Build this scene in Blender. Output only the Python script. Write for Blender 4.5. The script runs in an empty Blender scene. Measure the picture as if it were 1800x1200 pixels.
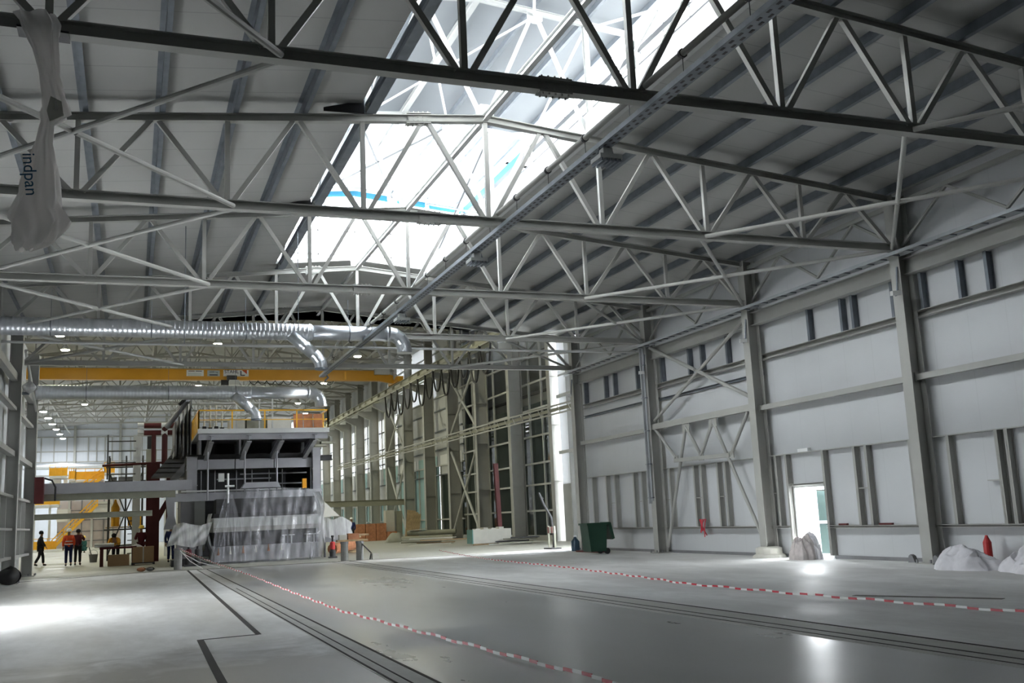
import bpy, bmesh, math, random
from mathutils import Vector, Matrix, Euler
random.seed(7)
sc = bpy.context.scene
COL = sc.collection
PI = math.pi

# ------------------------------------------------------------------ camera, sky, exposure
cam_d = bpy.data.cameras.new('camera'); cam = bpy.data.objects.new('camera', cam_d); COL.objects.link(cam)
cam_d.sensor_width = 36.0; cam_d.lens = 35.159; cam_d.clip_end = 600; cam_d.clip_start = 0.05
cam.matrix_world = Matrix(((0.935468, -0.019071, -0.352897, 0.0),
                           (-0.350622, -0.175311, -0.919962, 0.0),
                           (-0.044322, 0.984328, -0.170684, 1.7),
                           (0, 0, 0, 1)))
sc.camera = cam
sc.view_settings.view_transform = 'Standard'
try: sc.view_settings.look = 'None'
except Exception: pass
sc.view_settings.gamma = 1.0
sc.view_settings.use_curve_mapping = False
sc.view_settings.exposure = 1.05
world = bpy.data.worlds.new('overcast_sky'); sc.world = world; world.use_nodes = True
bg = world.node_tree.nodes['Background']; bg.inputs[0].default_value = (0.93, 0.97, 1.0, 1); bg.inputs[1].default_value = 20.0
sc.cycles.max_bounces = 7; sc.cycles.diffuse_bounces = 5; sc.cycles.glossy_bounces = 3
sc.cycles.transparent_max_bounces = 12; sc.cycles.transmission_bounces = 4
sc.cycles.sample_clamp_indirect = 8.0
sc.cycles.caustics_reflective = False; sc.cycles.caustics_refractive = False
sc.cycles.use_denoising = True

def area(name, loc, direction, sx, sy, power=0.0, color=(1, 1, 1), portal=False, parent=None):
    d = bpy.data.lights.new(name, 'AREA'); d.shape = 'RECTANGLE'; d.size = sx; d.size_y = sy
    d.energy = power; d.color = color
    o = bpy.data.objects.new(name, d); COL.objects.link(o)
    o.location = loc; o.rotation_euler = Vector(direction).to_track_quat('-Z', 'Y').to_euler()
    if portal: d.cycles.is_portal = True
    return o
# openings that let the sky in (portals only guide the sampling of the sky)
area('skylight_opening', (11.8, 24.4, 12.2), (-1, 0, 0), 22, 3.2, portal=True)
area('skylight_opening', (3.2, 24.4, 12.2), (1, 0, 0), 22, 3.2, portal=True)
area('skylight_opening', (7.5, 35.35, 12.2), (0, -1, 0), 8.4, 3.4, portal=True)
area('gate_opening', (-4.5, 25.0, .8), (1, 0, 0), 6.4, 1.7, portal=True)
area('door_opening', (19.95, 26.0, 1.1), (-1, 0, 0), 1.9, 2.3, portal=True)
area('window_opening', (25.3, 100.0, 6.0), (-1, 0, 0), 50.0, 12.0, portal=True)

# ------------------------------------------------------------------ materials
MATS = {}
def nt_new(name):
    m = bpy.data.materials.new(name); m.use_nodes = True
    MATS[name] = m
    return m, m.node_tree, m.node_tree.nodes['Principled BSDF']
def mat(name, col, rough=0.55, metal=0.0, var=0.06, scale=2.0, spec=0.4, emit=None, bump=0.0, detail=4):
    m, nt, b = nt_new(name)
    b.inputs['Roughness'].default_value = rough; b.inputs['Metallic'].default_value = metal
    b.inputs['Specular IOR Level'].default_value = spec
    tc = nt.nodes.new('ShaderNodeTexCoord'); n = nt.nodes.new('ShaderNodeTexNoise')
    n.inputs['Scale'].default_value = scale; n.inputs['Detail'].default_value = detail
    nt.links.new(tc.outputs['Object'], n.inputs['Vector'])
    r = nt.nodes.new('ShaderNodeValToRGB')
    r.color_ramp.elements[0].position = 0.3; r.color_ramp.elements[1].position = 0.7
    r.color_ramp.elements[0].color = [max(0, c * (1 - var)) for c in col] + [1]
    r.color_ramp.elements[1].color = [min(1, c * (1 + var)) for c in col] + [1]
    nt.links.new(n.outputs['Fac'], r.inputs['Fac']); nt.links.new(r.outputs['Color'], b.inputs['Base Color'])
    if emit:
        b.inputs['Emission Color'].default_value = (*emit[0], 1); b.inputs['Emission Strength'].default_value = emit[1]
    if bump:
        bp = nt.nodes.new('ShaderNodeBump'); bp.inputs['Strength'].default_value = bump
        nt.links.new(n.outputs['Fac'], bp.inputs['Height']); nt.links.new(bp.outputs['Normal'], b.inputs['Normal'])
    return m
def seam_mat(name, col, axis, step, rough=0.5, depth=0.75, width=0.02, var=0.04):
    """painted sheet with a thin darker joint every `step` metres along one axis"""
    m, nt, b = nt_new(name)
    b.inputs['Roughness'].default_value = rough
    tc = nt.nodes.new('ShaderNodeTexCoord'); sp = nt.nodes.new('ShaderNodeSeparateXYZ')
    geo = nt.nodes.new('ShaderNodeNewGeometry')
    nt.links.new(geo.outputs['Position'], sp.inputs[0])
    def mth(op, a, v=None):
        q = nt.nodes.new('ShaderNodeMath'); q.operation = op
        if hasattr(a, 'links'): nt.links.new(a, q.inputs[0])
        else: q.inputs[0].default_value = a
        if v is not None:
            if hasattr(v, 'links'): nt.links.new(v, q.inputs[1])
            else: q.inputs[1].default_value = v
        return q.outputs[0]
    d = mth('DIVIDE', sp.outputs[axis], step); fr = mth('FRACT', d)
    ln = mth('LESS_THAN', fr, width / step)
    n = nt.nodes.new('ShaderNodeTexNoise'); n.inputs['Scale'].default_value = 0.6; n.inputs['Detail'].default_value = 5
    nt.links.new(geo.outputs['Position'], n.inputs['Vector'])
    r = nt.nodes.new('ShaderNodeValToRGB')
    r.color_ramp.elements[0].position = 0.3; r.color_ramp.elements[1].position = 0.7
    r.color_ramp.elements[0].color = [c * (1 - var) for c in col] + [1]
    r.color_ramp.elements[1].color = [min(1, c * (1 + var)) for c in col] + [1]
    nt.links.new(n.outputs['Fac'], r.inputs['Fac'])
    mx = nt.nodes.new('ShaderNodeMixRGB'); mx.inputs[2].default_value = [c * depth for c in col] + [1]
    nt.links.new(ln, mx.inputs[0]); nt.links.new(r.outputs['Color'], mx.inputs[1])
    nt.links.new(mx.outputs[0], b.inputs['Base Color'])
    return m
def floor_mat(name, c0, c1, c2, rough0, rough1, s1=0.25, s2=3.0, spec=0.45, streak=False, det=8):
    m, nt, b = nt_new(name)
    geo = nt.nodes.new('ShaderNodeNewGeometry')
    mp = nt.nodes.new('ShaderNodeMapping'); nt.links.new(geo.outputs['Position'], mp.inputs['Vector'])
    if streak: mp.inputs['Scale'].default_value = (1.0, 0.35, 1.0)
    a = nt.nodes.new('ShaderNodeTexNoise'); a.inputs['Scale'].default_value = s1; a.inputs['Detail'].default_value = 8; a.inputs['Roughness'].default_value = 0.6
    c = nt.nodes.new('ShaderNodeTexNoise'); c.inputs['Scale'].default_value = s2; c.inputs['Detail'].default_value = det; c.inputs['Roughness'].default_value = 0.5 if det < 5 else 0.7
    nt.links.new(mp.outputs[0], a.inputs['Vector']); nt.links.new(mp.outputs[0], c.inputs['Vector'])
    r = nt.nodes.new('ShaderNodeValToRGB'); e = r.color_ramp.elements
    e[0].position = 0.36; e[1].position = 0.66; e[0].color = (*c0, 1); e[1].color = (*c1, 1)
    nt.links.new(a.outputs['Fac'], r.inputs['Fac'])
    r2 = nt.nodes.new('ShaderNodeValToRGB'); r2.color_ramp.elements[0].position = 0.42; r2.color_ramp.elements[1].position = 0.85
    nt.links.new(c.outputs['Fac'], r2.inputs['Fac'])
    mx = nt.nodes.new('ShaderNodeMixRGB'); mx.inputs[2].default_value = (*c2, 1)
    sc_ = nt.nodes.new('ShaderNodeMath'); sc_.operation = 'MULTIPLY'; sc_.inputs[1].default_value = 0.6
    nt.links.new(r2.outputs['Color'], sc_.inputs[0]); nt.links.new(sc_.outputs[0], mx.inputs[0]); nt.links.new(r.outputs['Color'], mx.inputs[1])
    nt.links.new(mx.outputs[0], b.inputs['Base Color'])
    mr = nt.nodes.new('ShaderNodeMapRange'); mr.inputs['To Min'].default_value = rough0; mr.inputs['To Max'].default_value = rough1
    mr.inputs['From Min'].default_value = 0.3; mr.inputs['From Max'].default_value = 0.7
    nt.links.new(a.outputs['Fac'], mr.inputs['Value']); nt.links.new(mr.outputs[0], b.inputs['Roughness'])
    b.inputs['Specular IOR Level'].default_value = spec
    return m
def add_dirt_falloff(m, cx, cy, rx, ry, col):
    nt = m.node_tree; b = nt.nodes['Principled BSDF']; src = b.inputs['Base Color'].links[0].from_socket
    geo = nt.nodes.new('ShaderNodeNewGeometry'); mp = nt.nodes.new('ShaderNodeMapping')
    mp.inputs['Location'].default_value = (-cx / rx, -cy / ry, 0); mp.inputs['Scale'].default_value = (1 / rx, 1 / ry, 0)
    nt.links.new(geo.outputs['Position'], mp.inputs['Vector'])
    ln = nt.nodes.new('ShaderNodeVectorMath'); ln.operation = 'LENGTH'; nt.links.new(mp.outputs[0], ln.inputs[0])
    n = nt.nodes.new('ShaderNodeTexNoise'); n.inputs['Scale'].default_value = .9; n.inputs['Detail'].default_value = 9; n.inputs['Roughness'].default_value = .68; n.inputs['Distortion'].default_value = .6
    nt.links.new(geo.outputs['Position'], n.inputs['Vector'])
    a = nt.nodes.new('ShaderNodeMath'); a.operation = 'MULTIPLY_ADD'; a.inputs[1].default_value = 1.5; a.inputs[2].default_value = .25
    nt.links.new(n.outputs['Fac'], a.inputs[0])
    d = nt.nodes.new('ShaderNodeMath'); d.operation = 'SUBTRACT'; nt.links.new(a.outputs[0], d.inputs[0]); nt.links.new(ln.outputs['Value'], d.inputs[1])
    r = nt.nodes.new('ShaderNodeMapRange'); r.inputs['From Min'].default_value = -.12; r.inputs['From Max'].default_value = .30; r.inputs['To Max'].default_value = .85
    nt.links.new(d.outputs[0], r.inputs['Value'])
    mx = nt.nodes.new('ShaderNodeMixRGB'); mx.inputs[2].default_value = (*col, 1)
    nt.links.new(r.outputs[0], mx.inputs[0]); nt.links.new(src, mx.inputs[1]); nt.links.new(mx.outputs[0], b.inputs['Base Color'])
def film_mat(name, col, alpha, rough=0.25):
    m, nt, b = nt_new(name)
    b.inputs['Base Color'].default_value = (*col, 1); b.inputs['Roughness'].default_value = rough
    b.inputs['Specular IOR Level'].default_value = 0.6
    n = nt.nodes.new('ShaderNodeTexNoise'); n.inputs['Scale'].default_value = 1.6; n.inputs['Detail'].default_value = 6
    tc = nt.nodes.new('ShaderNodeTexCoord'); mp = nt.nodes.new('ShaderNodeMapping'); mp.inputs['Scale'].default_value = (4.0, 1.0, .45); mp.inputs['Rotation'].default_value = (0, .35, 0)
    nt.links.new(tc.outputs['Object'], mp.inputs['Vector']); nt.links.new(mp.outputs[0], n.inputs['Vector'])
    mr = nt.nodes.new('ShaderNodeMapRange'); mr.inputs['From Min'].default_value = 0.35; mr.inputs['From Max'].default_value = 0.65
    mr.inputs['To Min'].default_value = alpha * 0.65; mr.inputs['To Max'].default_value = min(1, alpha * 1.35)
    nt.links.new(n.outputs['Fac'], mr.inputs['Value']); nt.links.new(mr.outputs[0], b.inputs['Alpha'])
    return m
def glass_mat(name, col, alpha, rough=0.08, spec=0.5):
    m, nt, b = nt_new(name)
    b.inputs['Base Color'].default_value = (*col, 1); b.inputs['Roughness'].default_value = rough
    b.inputs['Alpha'].default_value = alpha; b.inputs['Specular IOR Level'].default_value = spec
    return m
def translucent(name, col, fac=0.5):
    m = bpy.data.materials.new(name); m.use_nodes = True; nt = m.node_tree; MATS[name] = m
    nt.nodes.remove(nt.nodes['Principled BSDF'])
    out = nt.nodes['Material Output']
    a = nt.nodes.new('ShaderNodeBsdfDiffuse'); t = nt.nodes.new('ShaderNodeBsdfTranslucent'); mx = nt.nodes.new('ShaderNodeMixShader')
    n = nt.nodes.new('ShaderNodeTexNoise'); n.inputs['Scale'].default_value = 0.8
    tc = nt.nodes.new('ShaderNodeTexCoord'); nt.links.new(tc.outputs['Object'], n.inputs['Vector'])
    r = nt.nodes.new('ShaderNodeValToRGB'); r.color_ramp.elements[0].color = [c * 0.92 for c in col] + [1]; r.color_ramp.elements[1].color = (*col, 1)
    nt.links.new(n.outputs['Fac'], r.inputs['Fac'])
    nt.links.new(r.outputs['Color'], a.inputs['Color']); nt.links.new(r.outputs['Color'], t.inputs['Color'])
    mx.inputs[0].default_value = fac
    nt.links.new(a.outputs[0], mx.inputs[1]); nt.links.new(t.outputs[0], mx.inputs[2]); nt.links.new(mx.outputs[0], out.inputs[0])
    return m

STEEL = mat('grey_painted_steel', (0.36, 0.36, 0.335), 0.5, 0, 0.05, 1.5)
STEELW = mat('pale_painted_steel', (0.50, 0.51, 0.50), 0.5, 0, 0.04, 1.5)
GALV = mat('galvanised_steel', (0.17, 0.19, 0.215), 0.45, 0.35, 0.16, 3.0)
GALVL = mat('bright_galvanised_steel', (0.40, 0.42, 0.44), 0.5, 0.25, 0.08, 3.0)
DUCT = mat('spiral_duct_metal', (0.62, 0.64, 0.67), 0.30, 0.9, 0.06, 6.0)
ROOF = seam_mat('roof_panel', (0.40, 0.40, 0.385), 1, 1.12, 0.6, 0.78, 0.03)
WALLP = seam_mat('wall_panel', (0.50, 0.515, 0.525), 1, 1.19, 0.55, 0.93, 0.02)
WALLX = seam_mat('back_wall_panel', (0.60, 0.63, 0.68), 0, 1.19, 0.55, 0.93, 0.05)
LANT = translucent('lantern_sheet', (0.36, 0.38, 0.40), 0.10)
BLUE = mat('blue_trim', (0.03, 0.20, 0.32), 0.5, 0, 0.03)
FLOOR = floor_mat('dusty_concrete', (0.60, 0.59, 0.575), (0.86, 0.86, 0.85), (0.44, 0.425, 0.40), 0.40, 0.7, 0.45, 2.2, 0.35, True)
add_dirt_falloff(FLOOR, 1.2, 9.5, 4.2, 6.0, (0.36, 0.345, 0.32))  # brown dirt that also paints the light's falloff on the near slab
LANE = floor_mat('polished_concrete', (0.33, 0.33, 0.32), (0.42, 0.42, 0.41), (0.45, 0.45, 0.44), 0.25, 0.42, 0.35, 0.8, 0.7, True, 2)
EDGE = floor_mat('cement_edge', (0.46, 0.45, 0.42), (0.62, 0.61, 0.58), (0.34, 0.33, 0.30), 0.5, 0.8, 0.6, 4.0, 0.3, True)
FLOOR2 = floor_mat('far_concrete', (0.34, 0.34, 0.30), (0.44, 0.44, 0.39), (0.28, 0.27, 0.24), 0.4, 0.7, 0.2, 1.5, 0.35)
JOINT = mat('joint_gap', (0.035, 0.03, 0.027), 0.9)
DARK = mat('dark_steel', (0.045, 0.045, 0.048), 0.55, 0.1, 0.2)
BLACK = mat('black_rubber', (0.015, 0.015, 0.016), 0.6)
MID = mat('mid_grey_steel', (0.22, 0.22, 0.23), 0.5, 0.2, 0.15, 1.2)
MACH = mat('machine_grey', (0.33, 0.33, 0.35), 0.5, 0.1, 0.1, 1.2)
YEL = mat('yellow_paint', (0.80, 0.42, 0.03), 0.45, 0, 0.05)
CRANE = mat('crane_orange_yellow', (0.62, 0.30, 0.015), 0.4, 0, 0.06, 0.6)
MAROON = mat('oxide_primer', (0.10, 0.018, 0.018), 0.55, 0, 0.15)
RED = mat('red_paint', (0.45, 0.03, 0.03), 0.45)
WOOD = mat('pale_timber', (0.42, 0.30, 0.17), 0.75, 0, 0.2, 5.0)
ORWOOD = mat('reddish_timber', (0.46, 0.20, 0.10), 0.75, 0, 0.2, 4.0)
CARD = mat('cardboard', (0.42, 0.27, 0.14), 0.85, 0, 0.08)
WHITE = mat('white_paint', (0.82, 0.83, 0.83), 0.45, 0, 0.02)
SACK = mat('white_woven_sack', (0.68, 0.67, 0.70), 0.75, 0, 0.08, 6.0, bump=0.3)
SACKB = mat('grey_filled_sack', (0.46, 0.42, 0.41), 0.5, 0, 0.25, 5.0, bump=0.4)
BIN = mat('green_bin_plastic', (0.012, 0.05, 0.03), 0.45)
TEALBOX = mat('teal_panel', (0.10, 0.26, 0.23), 0.6)
CREAM = mat('cream_panel', (0.55, 0.54, 0.48), 0.7, 0, 0.06)
GREYPIPE = mat('grey_green_pipe', (0.28, 0.28, 0.22), 0.6, 0, 0.1)
TEAL = mat('teal_glass', (0.13, 0.19, 0.18), 0.25, 0, 0.03)
FROST = translucent('frosted_blue_glass', (0.42, 0.60, 0.63), 0.03)
POLY = translucent('white_translucent_sheet', (0.80, 0.81, 0.83), 0.06)
POLYF = translucent('daylit_sheet', (0.80, 0.81, 0.82), 0.14)
POLYB = translucent('daylit_pier_sheet', (0.80, 0.81, 0.83), 0.2)
DGLASS = glass_mat('dark_glass', (0.035, 0.05, 0.05), 0.8, 0.06, 0.5)
FILM = film_mat('clear_film', (0.55, 0.55, 0.60), 0.30, 0.16)
FILMW = film_mat('milky_film', (0.52, 0.52, 0.52), 0.62, 0.35)
FILMH = translucent('dusty_film', (0.80, 0.78, 0.76), 0.45)
LAMPW = mat('lamp_lens', (1, 1, 0.9), 0.4, emit=((1.0, 0.93, 0.72), 30.0))
LAMPC = mat('cool_lamp_lens', (1, 1, 1), 0.4, emit=((0.95, 0.97, 1.0), 25.0))
TAPEW = mat('tape_white', (0.80, 0.79, 0.78), 0.4)
TAPER = mat('tape_red', (0.50, 0.03, 0.05), 0.4)
INK = mat('blue_ink', (0.03, 0.11, 0.20), 0.6)
INKB = mat('dark_ink', (0.02, 0.02, 0.05), 0.6)
SIGN = mat('white_sign', (0.78, 0.79, 0.80), 0.5, 0, 0.02)
SIGNG = mat('grey_sign', (0.42, 0.48, 0.48), 0.5, 0, 0.04)
ORANGE = mat('signal_orange', (0.95, 0.11, 0.03), 0.7, emit=None)
REFL = mat('reflective_stripe', (0.85, 0.85, 0.84), 0.35)
SKIN = mat('skin', (0.36, 0.20, 0.13), 0.6)
NAVY = mat('navy_cloth', (0.012, 0.02, 0.09), 0.85)
DKCL = mat('dark_cloth', (0.018, 0.018, 0.025), 0.9)
WINE = mat('wine_cloth', (0.09, 0.012, 0.018), 0.9)
GOLD = mat('amber_cloth', (0.75, 0.35, 0.03), 0.85)
TEALC = mat('teal_cloth', (0.03, 0.12, 0.12), 0.9)
GREENC = mat('green_cloth', (0.03, 0.12, 0.07), 0.9)
HELY = mat('yellow_helmet', (0.85, 0.55, 0.05), 0.35)
HELW = mat('white_helmet', (0.85, 0.85, 0.85), 0.35)
BLUEJUG = mat('blue_jug', (0.04, 0.08, 0.12), 0.25)
CONC = mat('post_concrete', (0.24, 0.24, 0.23), 0.8, 0, 0.12, 4.0)

# ------------------------------------------------------------------ mesh helpers
ORG = {}
class MB:
    def __init__(s): s.v = []; s.f = []; s.m = []; s.smooth = False; s.mi = 0
    def add(s, vs, fs):
        o = len(s.v); s.v += [tuple(v) for v in vs]
        for f in fs: s.f.append(tuple(i + o for i in f)); s.m.append(s.mi)
        return s
    def box(s, x0, x1, y0, y1, z0, z1):
        return s.add([(x0, y0, z0), (x1, y0, z0), (x1, y1, z0), (x0, y1, z0), (x0, y0, z1), (x1, y0, z1), (x1, y1, z1), (x0, y1, z1)],
                     [(0, 3, 2, 1), (4, 5, 6, 7), (0, 1, 5, 4), (1, 2, 6, 5), (2, 3, 7, 6), (3, 0, 4, 7)])
    def bar(s, a, b, w, h, up=(0, 0, 1), du=0.0, dw=0.0):
        a = Vector(a); b = Vector(b); d = (b - a).normalized(); u = Vector(up)
        if abs(d.dot(u)) > 0.98: u = Vector((0, 1, 0)) if abs(d.y) < 0.9 else Vector((1, 0, 0))
        sd = d.cross(u).normalized(); u = sd.cross(d).normalized()
        vs = []
        for p in (a, b):
            for (i, j) in ((-1, -1), (1, -1), (1, 1), (-1, 1)):
                vs.append(p + sd * (i * w / 2 + dw) + u * (j * h / 2 + du))
        return s.add(vs, [(0, 3, 2, 1), (4, 5, 6, 7), (0, 1, 5, 4), (1, 2, 6, 5), (2, 3, 7, 6), (3, 0, 4, 7)])
    def ibeam(s, a, b, w, h, tf=0.016, tw=0.012, up=(0, 0, 1)):
        """one closed I section swept from a to b"""
        a = Vector(a); b = Vector(b); d = (b - a).normalized(); u = Vector(up)
        if abs(d.dot(u)) > 0.98: u = Vector((0, 1, 0)) if abs(d.y) < 0.9 else Vector((1, 0, 0))
        sd = d.cross(u).normalized(); u = sd.cross(d).normalized()
        W = w / 2; H = h / 2; t = tw / 2
        pr = [(-W, -H), (W, -H), (W, -H + tf), (t, -H + tf), (t, H - tf), (W, H - tf), (W, H), (-W, H), (-W, H - tf), (-t, H - tf), (-t, -H + tf), (-W, -H + tf)]
        n = len(pr); vs = [p + sd * x + u * y for p in (a, b) for (x, y) in pr]
        fs = [(i, (i + 1) % n, (i + 1) % n + n, i + n) for i in range(n)]
        for base in (0, n):
            fs += [(base + 0, base + 1, base + 2, base + 3, base + 10, base + 11), (base + 3, base + 4, base + 9, base + 10), (base + 4, base + 5, base + 6, base + 7, base + 8, base + 9)]
        return s.add(vs, fs)
    def tube(s, a, b, r, n=10, r2=None, caps=True):
        a = Vector(a); b = Vector(b); d = (b - a).normalized()
        u = Vector((0, 0, 1)) if abs(d.z) < 0.95 else Vector((1, 0, 0))
        sd = d.cross(u).normalized(); u = sd.cross(d); r2 = r if r2 is None else r2
        vs = [p + (sd * math.cos(2 * PI * i / n) + u * math.sin(2 * PI * i / n)) * q for p, q in ((a, r), (b, r2)) for i in range(n)]
        fs = [(i, (i + 1) % n, (i + 1) % n + n, i + n) for i in range(n)]
        if caps: fs += [tuple(range(n - 1, -1, -1)), tuple(range(n, 2 * n))]
        return s.add(vs, fs)
    def path(s, pts, r, n=8, caps=True, flat=None):
        pts = [Vector(p) for p in pts]; L = len(pts); rs = r if isinstance(r, (list, tuple)) else [r] * L
        vs = []; ref = None
        for k, p in enumerate(pts):
            d = (pts[min(k + 1, L - 1)] - pts[max(k - 1, 0)]).normalized()
            u = Vector((0, 0, 1)) if ref is None else ref
            if abs(d.dot(u)) > 0.97: u = Vector((0, 1, 0)) if abs(d.y) < 0.9 else Vector((1, 0, 0))
            sd = d.cross(u).normalized(); u = sd.cross(d).normalized(); ref = u
            for i in range(n):
                a = 2 * PI * i / n
                vs.append(p + sd * math.cos(a) * rs[k] * (flat[0] if flat else 1) + u * math.sin(a) * rs[k] * (flat[1] if flat else 1))
        fs = [(k * n + i, k * n + (i + 1) % n, (k + 1) * n + (i + 1) % n, (k + 1) * n + i) for k in range(L - 1) for i in range(n)]
        if caps: fs += [tuple(range(n - 1, -1, -1)), tuple(range((L - 1) * n, L * n))]
        return s.add(vs, fs)
    def prism(s, pts, d):
        """polygon pts (3-D, planar) swept by vector d"""
        n = len(pts); d = Vector(d); vs = [Vector(p) for p in pts] + [Vector(p) + d for p in pts]
        return s.add(vs, [tuple(range(n - 1, -1, -1)), tuple(range(n, 2 * n))] + [(i, (i + 1) % n, (i + 1) % n + n, i + n) for i in range(n)])
    def grid(s, fn, nu, nv):
        vs = [fn(i / nu, j / nv) for j in range(nv + 1) for i in range(nu + 1)]
        return s.add(vs, [(j * (nu + 1) + i, j * (nu + 1) + i + 1, (j + 1) * (nu + 1) + i + 1, (j + 1) * (nu + 1) + i) for j in range(nv) for i in range(nu)])
    def lathe(s, c, prof, n=16):
        c = Vector(c); vs = [c + Vector((r * math.cos(2 * PI * i / n), r * math.sin(2 * PI * i / n), z)) for (r, z) in prof for i in range(n)]
        L = len(prof)
        fs = [(k * n + i, k * n + (i + 1) % n, (k + 1) * n + (i + 1) % n, (k + 1) * n + i) for k in range(L - 1) for i in range(n)]
        fs += [tuple(range(n - 1, -1, -1)), tuple(range((L - 1) * n, L * n))]
        return s.add(vs, fs)
    def build(s, name, mats, parent=None, smooth=False, **tags):
        if not isinstance(mats, (list, tuple)): mats = [mats]
        me = bpy.data.meshes.new(name)
        if parent is not None: org = Vector(ORG[parent.name])
        else:
            xs = [v[0] for v in s.v]; ys = [v[1] for v in s.v]; zs = [v[2] for v in s.v]
            org = Vector(((min(xs) + max(xs)) / 2, (min(ys) + max(ys)) / 2, min(zs)))
        me.from_pydata([(v[0] - org.x, v[1] - org.y, v[2] - org.z) for v in s.v], [], s.f)
        for m in mats: me.materials.append(m)
        if len(mats) > 1: me.polygons.foreach_set('material_index', s.m)
        if smooth: me.polygons.foreach_set('use_smooth', [True] * len(me.polygons))
        me.update()
        bm = bmesh.new(); bm.from_mesh(me); bmesh.ops.recalc_face_normals(bm, faces=bm.faces); bm.to_mesh(me); bm.free()
        o = bpy.data.objects.new(name, me); COL.objects.link(o)
        if parent is not None: o.parent = parent
        else: o.location = org
        ORG[o.name] = tuple(org)
        for k, v in tags.items(): o[k] = v
        return o
def thing(name, label, cat, loc, group=None):
    o = bpy.data.objects.new(name, None); COL.objects.link(o); o.location = loc; o.empty_display_size = 0.2
    ORG[o.name] = tuple(loc); o['label'] = label; o['category'] = cat; o['kind'] = 'thing'
    if group: o['group'] = group
    return o
def tag(o, label, cat, group=None):
    o['label'] = label; o['category'] = cat; o['kind'] = 'thing'
    if group: o['group'] = group
    return o
def struct(o): o['kind'] = 'structure'; return o
def copy_tree(root, loc, label, group=None, rot=None):
    r = root.copy(); COL.objects.link(r); r.location = loc; r['label'] = label
    if rot is not None: r.rotation_euler = rot
    if group: r['group'] = group
    ORG[r.name] = tuple(loc)
    for ch in [c for c in bpy.data.objects if c.parent == root]:
        c = ch.copy(); COL.objects.link(c); c.parent = r
        for g in [q for q in bpy.data.objects if q.parent == ch]:
            d = g.copy(); COL.objects.link(d); d.parent = c
    return r
def bx(name, m, parent, *b): return MB().box(*b).build(name, m, parent)
def text_mesh(name, body, size, m, loc, rot, parent, thick=0.0, sx=1.0):
    cu = bpy.data.curves.new(name, 'FONT'); cu.body = body; cu.size = size; cu.extrude = thick
    cu.align_x = 'CENTER'; cu.align_y = 'CENTER'
    t = bpy.data.objects.new(name, cu); COL.objects.link(t)
    dg = bpy.context.evaluated_depsgraph_get(); me = bpy.data.meshes.new_from_object(t.evaluated_get(dg))
    bpy.data.objects.remove(t)
    me.materials.clear(); me.materials.append(m)
    o = bpy.data.objects.new(name, me); COL.objects.link(o); o.parent = parent
    po = Vector(ORG[parent.name]); o.location = Vector(loc) - po; o.rotation_euler = rot; o.scale = (sx, 1, 1)
    ORG[o.name] = ORG[parent.name]
    return o
ORD = ['first', 'second', 'third', 'fourth', 'fifth', 'sixth', 'seventh', 'eighth', 'ninth', 'tenth', 'eleventh', 'twelfth', 'thirteenth']

# ------------------------------------------------------------------ the setting: floor
CX = 7.5
F = 7.13
YT = [13.57 + F * k for k in range(5)]          # roof trusses over the near hall
YE = 43.3                                        # the near hall meets the tall hall here
LX0, LX1 = 3.05, 8.20                            # polished lane
def slab(name, m, x0, x1, y0, y1, z1=0.0): return struct(MB().box(x0, x1, y0, y1, -0.25, z1).build(name, m))
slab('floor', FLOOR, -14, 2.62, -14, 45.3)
slab('floor', EDGE, 2.62, LX0, -14, 45.3, 0.004)
slab('floor', LANE, LX0, LX1, -14, 45.3)
slab('floor', EDGE, LX1, 9.12, -14, 45.3, 0.004)
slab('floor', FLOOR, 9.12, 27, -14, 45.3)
slab('floor', FLOOR2, -30, 40, 45.3, 175)
def strip(name, pts, w, z=0.006, m=JOINT):
    b = MB()
    for p, q in zip(pts, pts[1:]): b.bar((p[0], p[1], z), (q[0], q[1], z), w, 0.006)
    return struct(b.build(name, m))
strip('trim_1', [(2.27, 45.2), (2.02, 24), (1.94, 16.93)], 0.085)
strip('trim_2', [(1.94, 16.93), (1.04, 16.80)], 0.03)
strip('trim_3', [(1.04, 16.80), (1.0, 13.5), (0.96, 9.0)], 0.10)
strip('trim_4', [(9.12, 45.2), (9.14, 16), (9.0, 4)], 0.05)
strip('trim_5', [(8.62, 45.2), (8.62, 4)], 0.03)
strip('trim_6', [(2.66, 45.2), (2.66, 4)], 0.03)
strip('trim_7', [(LX0, 45.2), (LX0, 4)], 0.04)
strip('trim_8', [(8.36, 45.2), (8.36, 4)], 0.022)
strip('trim_9', [(-4.2, 43.4), (1.2, 46.6), (3.4, 45.4), (10.3, 45.3), (18.9, 43.2)], 0.12)
strip('trim_10', [(2.82, 30), (2.80, 4)], 0.02)
strip('trim_11', [(13.3, 12.9), (12.2, 15.2)], 0.16, 0.005, mat('floor_stain', (0.2, 0.19, 0.17), 0.7, 0, 0.2))

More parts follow.
